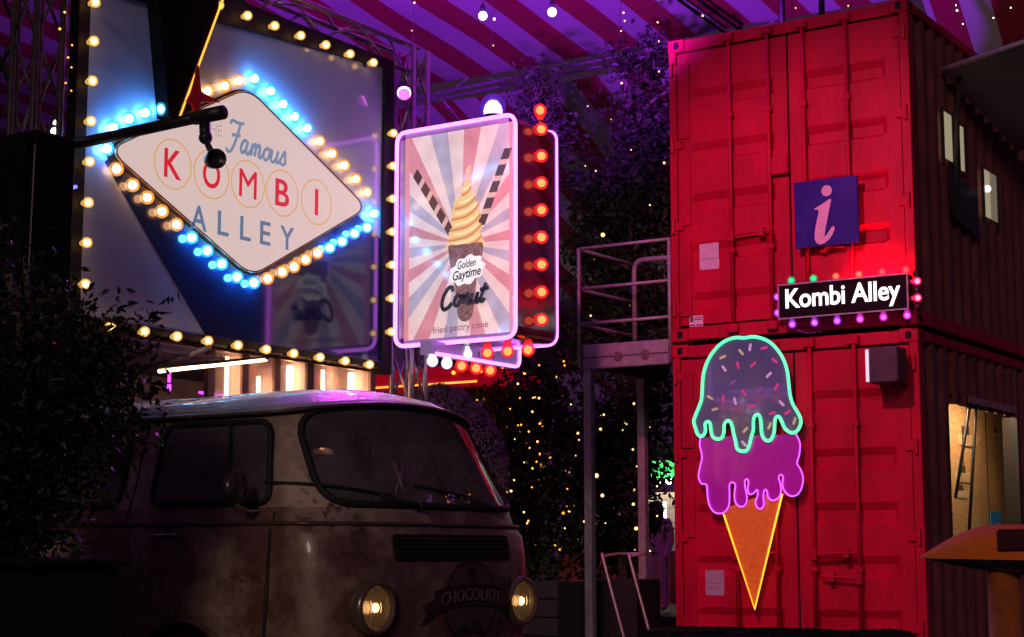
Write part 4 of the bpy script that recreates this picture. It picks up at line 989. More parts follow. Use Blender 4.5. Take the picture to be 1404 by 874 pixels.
# ------------------------------------------------------------------ steel landing beside the containers
t = thing('steel_landing', (-7.9, 14.6, 0), 'grey steel landing with pipe railings bolted beside the containers', 'platform')
PY, PXL, PXR = 14.05, -8.40, -7.395
MB().bbox(PXL, PXR, PY, PY+0.09, 2.735, 2.975, 0.008).build('front_beam', M_steel, t)
MB().box(PXL, PXR, PY-0.006, PY-0.001, 2.842, 2.850).build('beam_seam', M_dark, t)
for x in (-8.0, -7.7): MB().lathe([(0,0.05),(0.006,0.05),(0.008,0.035)], (x,PY-0.001,2.84), (0,-1,0), 14).build('rust_plate', mat('rust_plate',(0.16,0.10,0.12),(0.10,0.06,0.08),20,rough=0.8), t)
MB().bbox(PXL, PXL+0.09, PY+0.092, PY+1.6, 2.735, 2.975, 0.008).build('side_beam', M_steel, t)
MB().box(PXL+0.092, PXR, PY+0.092, PY+1.6, 2.93, 2.965).build('deck', M_dark, t)
for y in (PY+0.05, PY+1.12): MB().bbox(PXL, PXL+0.085, y-0.042, y+0.042, 0.0, 2.733, 0.006).build('column', M_steel, t)
for x in (PXL-0.02, PXR-0.02):
    MB().tube([(x,PY-0.03,2.75),(x,PY-0.03,3.93)], 0.019, 8).build('rail_post', M_steel, t, smooth=True)
for z in (3.93, 3.53, 3.18):
    MB().tube([(PXL-0.02,PY-0.03,z),(PXR-0.01,PY-0.03,z)], 0.017, 8).build('rail', M_steel, t, smooth=True)
    MB().tube([(PXL-0.02,PY-0.03,z),(PXL-0.02,PY+1.5,z)], 0.017, 8).build('rail', M_steel, t, smooth=True)
t = thing('pipe_gate', (-7.75,15.0,2.97), 'bent pipe gate frame standing on the steel landing', 'gate')
pts = [(-8.34,15.0,2.97)] + [(a,15.0,b) for a,b in rounded([(-8.34,3.5),(-8.34,3.95),(-7.6,3.93)],0.12)[7:14]] + [(-7.50,15.0,3.93)]
MB().tube(pts, 0.028, 8).build('frame', M_steel, t, smooth=True)
MB().tube([(-7.93,15.0,2.97),(-7.93,15.0,3.93)], 0.02, 8).build('stile', M_steel, t, smooth=True)
# leaning hand rails and dark bins in front
t = thing('hand_rail', (-7.4,13.0,0), 'pair of slanting steel hand rails rising from the ground before the landing', 'hand rail')
for dx in (0, 0.27):
    MB().tube(smooth_path([(-7.30+dx,13.0,0.0),(-7.565+dx,13.0,0.88),(-7.58+dx,13.04,0.93),(-7.56+dx,13.25,0.95)],False,4), 0.014, 8).build('rail', mat('rail_pink_steel',(0.5,0.38,0.42),(0.42,0.3,0.35),14,rough=0.3,metal=0.6), t, smooth=True)
MB().tube([(-7.56,13.25,0.95),(-7.29,13.25,0.95)], 0.014, 8).build('cross_bar', M_steel, t, smooth=True)
def crate(name, x0,x1,y0,y1,z1,label):
    t = thing(name, ((x0+x1)/2,(y0+y1)/2,0), label, 'planter')
    n = 4
    for k in range(n):
        MB().bbox(x0,x1,y0,y0+0.03, z1*k/n+0.006, z1*(k+1)/n-0.006, 0.005).build('plank', mat('crate_plank',(0.055,0.04,0.045),(0.035,0.025,0.03),5,rough=0.75,bump=0.2), t)
    MB().box(x0,x1,y0+0.031,y1,0.0,z1-0.02).build('body', M_dark, t)
crate('planter_box', -8.98,-8.42,13.6,14.3,0.70,'dark timber planter box to the left of the landing column')
crate('planter_box', -10.3,-9.05,13.4,14.2,0.72,'wide dark timber planter box under the fairy-lit tree')
tag(MB().bbox(-8.60,-8.02,14.4,14.9,0.0,0.70,0.012).build('storage_box', M_black), 'plain black storage box under the steel landing', 'box')
# low hedge at the foot of the containers
t = thing('hedge', (-4.9,10.9,0), 'low black hedge along the bottom of the picture before the containers', 'hedge')
rnd = random.Random(5); vs = []; fs = []
for _ in range(14000):
    x = rnd.uniform(-5.95,-4.03); y = rnd.uniform(10.7,11.2)
    e = min(1, (x+5.97)/0.08, (-4.01-x)/0.10)
    z = 0.41+0.03*noise.noise(Vector((x*3,y*3,0)))+0.025*(x+5.95)/1.9 - (1-max(0,e))*0.08
    p = Vector((x,y,z)); d = Vector((rnd.gauss(0,1),rnd.gauss(0,1),rnd.gauss(0.8,.6))).normalized(); w = d.orthogonal().normalized()*0.006; L = rnd.uniform(.015,.035)
    k0 = len(vs); vs += [p-w,p+w,p+d*L]; fs.append((k0,k0+1,k0+2))
MB().add(vs,fs).build('foliage', leaf_mat('hedge_leaf',(0.012,0.014,0.010),(0.02,0.02,0.014)), t, fix=False)
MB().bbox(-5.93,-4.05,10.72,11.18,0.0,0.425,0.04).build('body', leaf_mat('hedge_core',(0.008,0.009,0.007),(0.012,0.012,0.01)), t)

# ------------------------------------------------------------------ hatch with mural on the lower container side
t = thing('serving_hatch', (-5.0,15.8,1.0), 'serving hatch on the container side showing a painted panel of moored boats', 'hatch')
def water():
    m = mat('mural_water', (0.40,0.24,0.10),(0.62,0.40,0.19),5,rough=0.6,stretch=(1,2.2,16),lo=0.36,hi=0.66,detail=9,bump=0.08)
    return m
MX = -5.45
MB().box(MX-0.03, MX, 14.74, 19.2, 0.85, 2.48).build('mural', water(), t)
ink_b = mat('mural_dark',(0.05,0.03,0.02),(0.08,0.05,0.03),10); ink_c = mat('mural_cream',(0.62,0.48,0.27),(0.5,0.38,0.2),10)
def boat(y, z, s):
    b = MB().prism([(y-0.55*s,z+0.16*s),(y-0.45*s,z),(y+0.45*s,z),(y+0.62*s,z+0.2*s)], fx(MX), 0.001, 0.003).build('painted_boat', ink_c, t)
    MB().prism(rect(y-0.3*s,y+0.1*s,z+0.16*s,z+0.3*s), fx(MX), 0.0035,0.004).build('painted_cabin', ink_b, b)
    MB().prism(rect(y-0.02*s,y+0.02*s,z+0.2*s,z+1.0*s), fx(MX), 0.0035,0.004).build('painted_mast', ink_b, b)
    MB().prism([(y-0.45*s,z-0.01),(y+0.5*s,z-0.01),(y+0.3*s,z-0.05*s),(y-0.3*s,z-0.05*s)], fx(MX), 0.001,0.002).build('painted_reflection', ink_b, b)
boat(16.66,2.03,0.62); boat(16.50,1.66,0.52); boat(16.42,1.50,0.40); boat(17.6,2.16,0.3)
for y in (17.25,): MB().box(MX+0.001,MX+0.006,y-0.012,y+0.012,0.85,2.48).build('panel_joint', ink_b, t)
MB().box(-5.14,-4.99,14.72,14.76,1.0,2.30).box(-5.14,-4.99,16.81,16.85,1.0,2.30).box(-5.14,-4.99,14.76,16.81,1.0,1.04).build('frame', M_black, t)
for k in range(12):
    y = 15.3+0.12*k
    MB().box(-4.984,-4.972,y,y+0.1,2.335,2.40).build('tread_plate', mat('tread_plate',(0.62,0.32,0.36),(0.4,0.16,0.2),40,rough=0.3,metal=0.6), t)
for a, b in (((-4.97,15.30,2.33),(-4.99,14.86,1.45)), ((-4.95,15.42,2.33),(-5.0,15.20,1.03))):
    MB().tube([a,b],0.016,8).build('strut', M_black, t, smooth=True)
t2 = thing('hatch_lamp', (-5.05,15.8,2.25), 'warm strip lamp tucked behind the head of the serving hatch', 'lamp')
MB().box(-5.09,-5.02,14.9,16.7,2.372,2.392).build('housing', M_black, t2)
MB().box(-5.07,-5.04,14.95,16.65,2.355,2.371).build('tube', lamp_mat('hatch_warm',(1.0,0.70,0.42),110.0), t2)
t3 = thing('notice', (-5.1,16.3,1.05), 'blue and white notice standing in the corner of the serving hatch', 'notice')
MB().box(-5.13,-5.125,16.28,16.62,1.042,1.36).build('board', mat('notice_blue',(0.02,0.30,0.62),(0.03,0.24,0.5),6,rough=0.4), t3)
MB().box(-5.124,-5.121,16.42,16.56,1.06,1.24).build('white_block', M_white, t3)

# ------------------------------------------------------------------ upper container side: lit windows, raised flap with struts
t = thing('side_window', (-4.98,14.95,4.5), 'slit window glowing pale yellow behind the strut of the upper container', 'window')
LW = lamp_mat('window_glow',(0.80,0.68,0.42),0.38)
for k,(ya,yb,za,zb_) in enumerate(((14.84,15.08,4.58,5.02),(15.28,15.42,4.55,4.98))):
    MB().box(-4.985,-4.975,ya,yb,za,zb_).build('pane', LW, t)
    MB().box(-4.99,-4.965,ya-0.03,ya-0.001,za-0.03,zb_+0.03).box(-4.99,-4.965,yb+0.001,yb+0.03,za-0.03,zb_+0.03).build('frame', M_black, t)
t = thing('side_window', (-4.98,16.2,4.2), 'slit window with one bright lamp lower along the upper container side', 'window')
MB().box(-4.985,-4.975,15.98,16.18,4.22,4.69).build('pane', LW, t); MB().box(-4.985,-4.977,16.2,16.40,4.22,4.69).build('pane', lamp_mat('window_dim',(0.6,0.5,0.34),0.22), t)
MB().ball((-4.965,16.07,4.50),0.035).build('lamp', lamp_mat('window_lamp',(0.9,0.8,1.0),2.0), t, smooth=True)
MB().box(-4.99,-4.965,15.95,15.979,4.19,4.72).box(-4.99,-4.965,16.401,16.43,4.19,4.72).build('frame', M_black, t)
t = thing('raised_flap', (-4.98,15.9,5.2), 'grey raised awning flap propped out from the upper container side', 'awning')
v = [(-4.98,14.88,5.40),(-4.98,17.2,5.10),(-3.9,17.2,5.30),(-3.9,14.88,5.58)]
MB().add(v+[(a,b,c+0.03) for a,b,c in v],[(0,3,2,1),(4,5,6,7),(0,1,5,4),(1,2,6,5),(2,3,7,6),(3,0,4,7)]).build('panel', mat('flap_grey',(0.62,0.50,0.54),(0.5,0.4,0.44),7,rough=0.7), t)
MB().tube([(-4.97,14.86,5.41),(-3.9,14.86,5.60)],0.03,8).build('edge_pipe', M_steel, t, smooth=True)
for a,b in (((-4.9,15.10,5.38),(-4.93,14.95,4.05)),):
    MB().tube([a,b],0.025,8).build('strut', M_dark, t, smooth=True)
MB().add([(-4.975,14.98,4.52),(-4.975,15.75,4.40),(-4.955,15.75,3.95),(-4.955,14.90,4.05)],[(0,1,2,3)]).build('lower_flap', M_black, t)

# ------------------------------------------------------------------ orange hooded lamp post
t = thing('hooded_post', (-2.75,9.05,0), 'orange boat-shaped hood on an orange post beside the lower container', 'post')
vs=[];fs=[]; N=16; Mn=14
for i in range(N+1):
    s=i/N; x=-3.262+s*0.80
    w=0.19*math.sin(min(1,s*1.25)*PI/2)**0.8+0.002; h=0.185*math.sin(min(1,s*1.7)*PI/2)**1.0+0.002
    zb=0.947-0.01*s
    for k in range(Mn+1):
        a=PI*k/Mn; vs.append((x,9.05-w*math.cos(a),zb+h*math.sin(a)**0.8))
for i in range(N):
    for k in range(Mn):
        a=i*(Mn+1)+k; fs.append((a,a+1,a+Mn+2,a+Mn+1))
fs.append(tuple(N*(Mn+1)+k for k in range(Mn+1)))
MB().add(vs,fs).build('hood', mat('hood_orange',(0.95,0.19,0.012),(0.85,0.15,0.010),8,rough=0.6,bump=0.1,spec=0.4), t, smooth=True)
vs=[];fs=[]
for i in range(N+1):
    s=i/N; x=-3.20+s*0.735
    w=0.185*math.sin(min(1,s*1.25)*PI/2)**0.8+0.002; h=0.075*math.sin(min(1,s*1.2)*PI/2)+0.002
    for k in range(Mn+1):
        a=PI*k/Mn; vs.append((x,9.05-w*math.cos(a),0.940-0.01*s-h*math.sin(a)))
for i in range(N):
    for k in range(Mn):
        a=i*(Mn+1)+k; fs.append((a,a+Mn+1,a+Mn+2,a+1))
MB().add(vs,fs).build('underside', M_black, t, smooth=True)
MB().bbox(-2.76,-2.585,8.845,8.875,0.985,1.10,0.01).build('side_plate', mat('plate_maroon',(0.07,0.006,0.010),(0.05,0.004,0.008),12,rough=0.4), t)
MB().bbox(-2.60,-2.2,8.86,9.24,0.90,1.085,0.03).build('rear_housing', M_black, t)
MB().lathe([(0,0.12),(0.02,0.12),(0.03,0.095),(0.88,0.085)], (-2.79,9.05,0), (0,0,1), 18).build('post', mat('post_orange',(0.48,0.12,0.03),(0.34,0.08,0.02),14,rough=0.5,bump=0.15), t, smooth=True)

# ------------------------------------------------------------------ speaker on the truss tower
t = thing('speaker_box', (-8.1,6.85,2.6), 'large black speaker cabinet hung on the truss tower above the tree', 'speaker')
MB().bbox(-8.75,-7.875,6.72,7.05,2.45,3.53,0.02).build('cabinet', mat('speaker_black',(0.003,0.003,0.006),(0.005,0.005,0.008),6,rough=0.8,spec=0.1), t)
MB().tube([(-7.865,6.71,3.42),(-7.88,6.71,2.45)],0.004,6).build('edge_trim', M_steel, t)
MB().bbox(-8.7,-7.93,6.70,6.719,2.5,3.48,0.006).build('grille', mat('grille_cloth',(0.004,0.004,0.006),(0.006,0.006,0.008),40,rough=0.9,spec=0.1), t)
MB().tube([(-8.3,7.05,3.3),(-8.3,7.26,3.3)],0.03,8).build('clamp', M_black, t)

# ------------------------------------------------------------------ far stalls and a person between the trees
t = thing('food_stall', (-14.5,25,0), 'far market stall with pale weatherboards and a green lit sign', 'stall')
for k in range(7): MB().box(-14.9,-11.5,25.0+0.004*k,25.05,0.12+0.26*k,0.12+0.26*k+0.252).build('board', mat('stall_boards',(0.42,0.30,0.25),(0.34,0.24,0.2),5,rough=0.6), t)
MB().box(-15.2,-11.3,24.6,26.6,2.62,2.72).build('roof', M_dark, t)
MB().box(-14.0,-13.05,24.70,24.76,2.16,2.44).build('sign', lamp_mat('stall_green',(0.05,0.75,0.16),1.6), t)
for x in (-13.9,-13.6,-13.3,-13.1): MB().ball((x,24.66,2.10),0.05).build('lamp', lamp_mat('stall_lamp',(1.0,0.92,0.70),60.0), t, smooth=True)
MB().tube([(-13.15,24.6,1.45),(-13.15,24.6,1.75)],0.03,8).build('lamp', lamp_mat('stall_white',(0.95,0.95,1.0),14.0), t)
MB().box(-14.1,-13.6,24.6,24.66,0.95,1.18).build('violet_lamp', lamp_mat('stall_violet',(0.35,0.06,1.0),2.2), t)
MB().box(-15.0,-12.9,24.3,24.55,0.12,0.96).build('counter', mat('stall_counter',(0.55,0.10,0.12),(0.4,0.06,0.09),5,rough=0.5), t)
for x in (-14.85,-11.6): MB().box(x-0.05,x+0.05,24.62,24.72,0.12,2.62).build('post', M_dark, t)
t = thing('food_stall', (-17.5,23,0), 'far stall glowing amber behind the fairy-lit tree', 'stall')
MB().box(-20.6,-14.9,23.6,23.7,0.12,3.4).build('back_wall', mat('stall_amber',(0.20,0.08,0.05),(0.06,0.02,0.03),2.5,rough=0.6), t)
MB().box(-20.7,-14.8,22.4,23.8,3.45,3.55).build('roof', M_dark, t)
for k in range(6): MB().ball((-16.4+0.3*k,23.3,2.9-0.07*(k%3)),0.05).build('lamp', lamp_mat('stall_amber_lamp',(1.0,0.5,0.1),60.0), t, smooth=True)
MB().box(-17.0,-15.6,23.0,23.06,1.0,1.9).build('violet_panel', lamp_mat('stall_purple',(0.34,0.10,0.5),0.8), t)
for x in (-20.5,-15.0): MB().box(x-0.05,x+0.05,22.5,22.6,0.12,3.45).build('post', M_dark, t)

def person():
    bx_, by_ = -11.34, 21.0
    t = thing('person', (bx_,by_,0.12), 'long-haired person in a mauve jacket seen from behind beside the container', 'person')
    verts = [(0,0,0.80),(0,0,1.0),(0,0,1.18),(0,0,1.30),(0.16,0,1.24),(0.22,-0.02,1.0),(0.20,-0.12,0.80),(0.19,-0.17,0.73),(-0.16,0,1.24),(-0.22,0.02,1.0),(-0.21,-0.04,0.78),(-0.21,-0.06,0.70),
             (0.09,0,0.76),(0.10,-0.01,0.43),(0.10,0.02,0.09),(0.10,-0.10,0.04),(-0.09,0,0.76),(-0.10,0.02,0.43),(-0.10,0.05,0.09),(-0.10,-0.07,0.04)]
    edges = [(0,1),(1,2),(2,3),(2,4),(4,5),(5,6),(6,7),(2,8),(8,9),(9,10),(10,11),(0,12),(12,13),(13,14),(14,15),(0,16),(16,17),(17,18),(18,19)]
    rad = [.15,.13,.15,.06,.075,.055,.045,.035,.075,.055,.045,.035,.085,.06,.045,.04,.085,.06,.045,.04]
    me = bpy.data.meshes.new('body'); me.from_pydata(verts, edges, []); me.update()
    o = bpy.data.objects.new('body', me); COL.objects.link(o); o.parent = t
    sk = o.modifiers.new('skin','SKIN'); sub = o.modifiers.new('sub','SUBSURF'); sub.levels = 1; sub.render_levels = 1
    for i, v in enumerate(me.skin_vertices[0].data): v.radius = (rad[i], rad[i]*0.8 if i < 3 else rad[i]); v.use_root = (i == 0)
    me.materials.append(mat('mauve_jacket',(0.80,0.46,0.60),(0.65,0.36,0.5),6,rough=0.8))
    m = MB()
    for k in range(1):
        m.lathe([(-0.115,0.02),(-0.09,0.06),(-0.03,0.085),(0.04,0.088),(0.09,0.065),(0.115,0.01)], (bx_,by_+0.015,0.12+1.41), (0,-0.06,1), 16)
    m.tube([(bx_,by_+0.10,1.52),(bx_,by_+0.115,1.50),(bx_,by_+0.095,1.485)],[0.008,0.014,0.01],6)
    for s in (-1,1): m.ball((bx_+s*0.088,by_,1.52),0.02,8,5)
    m.build('head', mat('skin_tone',(0.45,0.26,0.2),(0.4,0.22,0.17),8,rough=0.6), t, smooth=True)
    h = MB().lathe([(-0.34,0.05),(-0.30,0.10),(-0.15,0.115),(-0.02,0.105),(0.06,0.098),(0.11,0.06),(0.125,0.005)], (bx_,by_-0.045,0.12+1.42), (0,-0.02,1), 16)
    h.build('hair', mat('dark_hair',(0.02,0.014,0.014),(0.035,0.02,0.02),20,rough=0.5), t, smooth=True)
person()

# ------------------------------------------------------------------ hanging bulbs and fairy lights
for (x,y,z,lb) in ((-10.244,15.0,6.911,'white pendant bulb under the canopy above the violet floodlight'),(-9.33,15.0,6.789,'white pendant bulb under the canopy on the tall tree side')):
    t = thing('pendant_bulb', (x,y,z), lb, 'pendant bulb', 'pendant bulbs under the canopy')
    MB().ball((x,y,z),0.05,12,8).build('globe', lamp_mat('pendant_white',(0.9,0.82,1.0),6.0), t, smooth=True)
    MB().lathe([(0.04,0.022),(0.11,0.03),(0.14,0.012)],(x,y,z),(0,0,1),10).build('socket', M_black, t, smooth=True)
    MB().tube([(x,y,z+0.13),(x,y,EZ+4.0*0.15-0.15)],0.006,6).build('cord', M_wire, t)
FW = lamp_mat('fairy_warm',(1.0,0.56,0.18),3.2); FA = lamp_mat('fairy_amber',(1.0,0.36,0.03),2.6); FV = lamp_mat('fairy_white',(1.0,0.86,0.80),6.0); FM = lamp_mat('fairy_magenta',(0.85,0.10,1.0),5.0)
def string(pts, n, m, label, r=0.012, cable=True, jit=0.02, seed=1, k=6):
    rnd = random.Random(seed)
    pa = smooth_path(pts, False, k)
    t = thing('string_lights', pts[0], label, 'string lights')
    if cable: MB().tube(pa, 0.003, 4).build('cable', M_wire, t)
    b = MB()
    for i in range(n):
        f = (i+0.5)/n*(len(pa)-1); j = min(int(f), len(pa)-2); p = pa[j].lerp(pa[j+1], f-j)
        p = p + Vector((rnd.gauss(0,jit),rnd.gauss(0,jit),rnd.gauss(0,jit)))
        b.ball(p, r*rnd.uniform(0.5,1.0)*(1.8 if rnd.random() < 0.12 else 1), 6, 4)
    o = b.build('lamps', m, t, smooth=True); o['kind'] = 'stuff'
    return t
def spiral(cx, cy_, z0, z1, r, turns, ph=0):
    n = int(turns*8); return [(cx+r*math.cos(ph+2*PI*turns*i/n)*(0.8+0.3*math.sin(i*1.7)), cy_+r*math.sin(ph+2*PI*turns*i/n), z0+(z1-z0)*i/n) for i in range(n+1)]
string(spiral(-9.75,14.6,1.0,3.0,0.66,6.5), 120, FA, 'warm fairy lights wound round the bushy tree behind the van', 0.014, jit=0.05, seed=2)
for k_, (xa, za, lb) in enumerate(((-16.8,2.9,'amber lamp chain along the top of the far amber stall'),(-16.6,2.3,'amber lamp chain across the middle of the far amber stall'),(-16.9,1.7,'amber lamp chain low on the far amber stall'))):
    string([(xa,22.3,za),(xa+0.8,22.3,za-0.25),(xa+1.6,22.3,za+0.05),(xa+2.6,22.3,za-0.2)], 22, FA, lb, 0.034, jit=0.09, seed=60+k_)
string([(-9.98,14.05,2.45),(-9.86,14.05,2.32),(-9.70,14.05,2.27),(-9.55,14.05,2.25)], 16, FA, 'short amber light chain near the top of the bushy tree', 0.020, jit=0.02, seed=3)
string([(-9.62,14.05,2.30),(-9.66,14.1,2.05),(-9.60,14.05,1.85),(-9.56,14.05,1.62)], 12, FA, 'short amber light chain low on the bushy tree beside the windscreen', 0.020, jit=0.03, seed=4)
string(spiral(-9.0,16.1,2.9,6.3,0.55,4.0), 26, FW, 'sparse white fairy lights climbing the tall dark tree', 0.013, jit=0.08, seed=5)
string(spiral(-8.95,15.5,0.9,2.6,0.5,5.0), 48, FW, 'fairy lights wound round the tree under the steel landing', 0.014, jit=0.06, seed=6)
string([(-8.95,13.9,3.3),(-9.0,13.9,2.9),(-8.9,13.9,2.5),(-8.95,13.9,1.9),(-9.05,13.9,1.2)], 22, FW, 'hanging fairy light strand between the cone lightbox and the landing', 0.013, jit=0.05, seed=7)
for k,(x,y,za,n_) in enumerate(((-10.6,14.0,7.0,5),(-9.9,14.5,7.1,5),(-8.9,15.5,7.3,8),(-8.4,15.5,7.2,6),(-7.9,15.5,7.35,6),(-7.3,16.5,7.4,6),(-6.6,16.5,7.5,5),(-11.5,13.5,6.6,4),(-12.2,13.5,6.5,4))):
    string([(x,y,za+0.9),(x+0.05,y,za+0.3),(x+0.14,y,za-0.35),(x+0.10,y,za-0.8)], n_+1, FW, ['single fairy strand dangling from the canopy over the truss corner','fairy strand dangling from the canopy behind the left pendant bulb','fairy strand dangling beside the tall tree top','fairy strand dangling over the tall tree crown','fairy strand dangling at the left shoulder of the upper container','fairy strand dangling above the container roof posts','fairy strand dangling right of the container roof posts','fairy strand dangling far left under the canopy','fairy strand dangling farthest from the container under the canopy'][k], 0.012, jit=0.03, seed=20+k)
for k,(x,y,za) in enumerate(((-5.6,17.0,7.0),(-5.1,17.0,7.0),(-4.8,17.0,6.9))):
    string([(x,y,za+0.4),(x+0.05,y,za),(x+0.1,y,za-0.5)], 8, FV, ['fairy strand in front of the canvas corner next to the container','fairy strand across the middle of the sagging canvas corner','fairy strand at the outer end of the sagging canvas corner'][k], 0.013, jit=0.04, seed=40+k)
string([(-8.22,7.25,5.2),(-8.20,7.25,4.8),(-8.22,7.25,4.3),(-8.20,7.25,3.9)], 15, FA, 'amber fairy strand hanging down the truss tower', 0.010, jit=0.02, seed=50)
string([(-9.2,7.9,5.2),(-9.25,7.9,4.9),(-9.35,7.9,4.6)], 6, FA, 'short amber fairy strand behind the black truss tower', 0.010, jit=0.02, seed=51)
t = thing('festoon_bulb', (-8.3,7.3,3.7), 'pale bulb clipped to the truss tower above the lamp arm', 'bulb'); MB().ball((-8.372,7.3,3.70),0.026).ball((-8.372,7.3,3.76),0.016).build('globe', lamp_mat('fest_pale',(0.95,0.95,0.62),4.0), t, smooth=True)
t = thing('festoon_bulb', (-8.3,7.3,3.25), 'pale bulb hanging on the truss tower below the lamp arm', 'bulb'); MB().ball((-8.327,7.3,3.259),0.024).ball((-8.29,7.3,3.262),0.018).build('globe', lamp_mat('fest_pale',(0.95,0.95,0.62),4.0), t, smooth=True)
t = thing('blue_lamp', (-8.16,7.3,3.3), 'small blue lamp beside the pale bulb on the truss tower', 'lamp'); MB().tube([(-8.21,7.3,3.30),(-8.15,7.3,3.305)],0.012,8).build('tube', lamp_mat('tiny_blue',(0.1,0.1,1.0),4.0), t, smooth=True)
# overhead wires behind the truss corner
for k in range(3):
    tag(MB().tube(smooth_path([(-8.55,11.5,5.2-0.03*k),(-8.9,13.0,4.9-0.05*k),(-9.2,15.0,5.0-0.1*k)],False,6),0.004,5).build('wire', mat('grey_wire',(0.3,0.25,0.35),(0.25,0.2,0.3),9,rough=0.5)), ['uppermost','middle','lowest'][k] + ' thin wire of three strung from the truss corner to the trees', 'wire', 'wires from the truss corner')

# ------------------------------------------------------------------ the van
VY = 6.48
# z, front x, half width, corner depth
VP = [(0.30,-4.66,0.78,0.30),(0.36,-4.61,0.825,0.31),(0.50,-4.575,0.855,0.32),(0.75,-4.555,0.865,0.32),(0.95,-4.558,0.865,0.32),(1.06,-4.575,0.862,0.32),
      (1.10,-4.605,0.862,0.33),(1.115,-4.615,0.848,0.33),(1.18,-4.632,0.838,0.34)]
VC = [(1.18,-4.632,0.838,0.34),(1.30,-4.69,0.812,0.36),(1.45,-4.765,0.78,0.38),(1.565,-4.83,0.754,0.40),(1.605,-4.855,0.746,0.40)]
VR = [(1.600,-4.835,0.770,0.42),(1.618,-4.835,0.770,0.42),(1.632,-4.87,0.750,0.42),(1.660,-4.93,0.715,0.42),(1.695,-5.05,0.645,0.42),(1.720,-5.20,0.545,0.40),(1.737,-5.40,0.415,0.38),(1.746,-5.65,0.235,0.3),(1.749,-5.9,0.06,0.1)]
PEXP = 2.7; REAR = -8.95
def prof_at(z):
    tab = VP + VC[1:]
    for i in range(len(tab)-1):
        if tab[i][0] <= z <= tab[i+1][0]:
            a, b = tab[i], tab[i+1]; t_ = (z-a[0])/max(1e-9, b[0]-a[0]); return [a[k]+(b[k]-a[k])*t_ for k in range(4)]
    return tab[-1]
def front_x(y, z, off=0.0):
    _, xf, w, D = prof_at(z); q = min(1, abs(y-VY)/w)
    return xf - D + D*(1-q**PEXP)**(1/PEXP) + off
def ring_pts(z, xf, w, D, nf=28, ns=12):
    pts = []
    def corner(x_edge, dx, sgn_from):
        out = []
        for k in range(nf+1):
            a = -PI/2 + PI*k/nf
            c, s = abs(math.cos(a))**(2/PEXP), (1 if math.sin(a) >= 0 else -1)*abs(math.sin(a))**(2/PEXP)
            out.append((x_edge - dx + dx*c if sgn_from > 0 else x_edge + dx - dx*c, VY + w*s*sgn_from, z))
        return out
    xr = REAR + (xf+4.6)*-0.35
    pts += corner(xf, D, 1)          # front, from -y to +y
    for k in range(1, ns): pts.append((xf-D + (xr+D-(xf-D))*k/ns, VY+w, z))
    pts += corner(xr, D, -1)
    for k in range(1, ns): pts.append((xr+D + (xf-D-(xr+D))*k/ns, VY-w, z))
    return pts
def arch_up(p):                        # the screen head and roof front rise towards the middle
    x, y, z = p
    a = min(1, max(0, (z-1.36)/0.22)); f = min(1, max(0, (x+5.65)/0.75)); f = f*f*(3-2*f); c = max(0, 1-((y-VY)/0.78)**2)
    return (x, y, z + 0.072*a*f*c)
def loft(prof):
    m = MB(); rings = [[arch_up(q) for q in ring_pts(*p)] for p in prof]; n = len(rings[0]); vs = [v for r_ in rings for v in r_]; fs = []
    for i in range(len(rings)-1):
        for k in range(n): fs.append((i*n+k, i*n+(k+1) % n, (i+1)*n+(k+1) % n, (i+1)*n+k))
    return m.add(vs, fs), n, len(rings)
van = thing('van', (-6.7, VY, 0), 'rusty old camper van with lit round headlamps parked before the kiosk', 'van')
def van_paint(name, c1, c2, c3, rough):
    m = mat(name, c1, c2, 2.2, rough=rough, coat=0.25, bump=0.12, bscale=30, rvar=0.12, lo=0.42, hi=0.55, detail=9)
    n, l = m.node_tree.nodes, m.node_tree.links; b = n['Principled BSDF']
    tc = n['Texture Coordinate']; vo = n.new('ShaderNodeTexVoronoi'); vo.inputs['Scale'].default_value = 13
    wz = n.new('ShaderNodeTexNoise'); wz.inputs['Scale'].default_value = 9; wz.inputs['Detail'].default_value = 6; l.new(tc.outputs['Object'], wz.inputs['Vector'])
    wm = n.new('ShaderNodeMixRGB'); wm.blend_type = 'LINEAR_LIGHT'; wm.inputs[0].default_value = 0.16; l.new(tc.outputs['Object'], wm.inputs[1]); l.new(wz.outputs['Color'], wm.inputs[2]); l.new(wm.outputs[0], vo.inputs['Vector'])
    nz = n.new('ShaderNodeTexNoise'); nz.inputs['Scale'].default_value = 1.7; nz.inputs['Detail'].default_value = 3; l.new(tc.outputs['Object'], nz.inputs['Vector'])
    r1 = n.new('ShaderNodeMapRange'); r1.inputs[1].default_value = 0.24; r1.inputs[2].default_value = 0.52; r1.inputs[3].default_value = 1; r1.inputs[4].default_value = 0; l.new(vo.outputs['Distance'], r1.inputs[0])
    r2 = n.new('ShaderNodeMapRange'); r2.inputs[1].default_value = 0.50; r2.inputs[2].default_value = 0.66; l.new(nz.outputs[0], r2.inputs[0])
    mu = n.new('ShaderNodeMath'); mu.operation = 'MULTIPLY'; l.new(r1.outputs[0], mu.inputs[0]); l.new(r2.outputs[0], mu.inputs[1])
    mx = n.new('ShaderNodeMixRGB'); mx.inputs[2].default_value = (*c3, 1); l.new(mu.outputs[0], mx.inputs[0])
    src = b.inputs['Base Color'].links[0].from_socket; l.new(src, mx.inputs[1]); l.new(mx.outputs[0], b.inputs['Base Color'])
    return m
M_low = van_paint('van_lower_paint', (0.36,0.25,0.21),(0.14,0.065,0.06),(0.025,0.012,0.012),0.42)
M_up = van_paint('van_upper_paint', (0.55,0.42,0.34),(0.28,0.19,0.15),(0.04,0.02,0.015),0.4)
M_roof = mat('van_roof_paint', (0.50,0.54,0.62),(0.26,0.27,0.33),7,rough=0.22,coat=0.5,rvar=0.1,bump=0.35,bscale=60,detail=9)
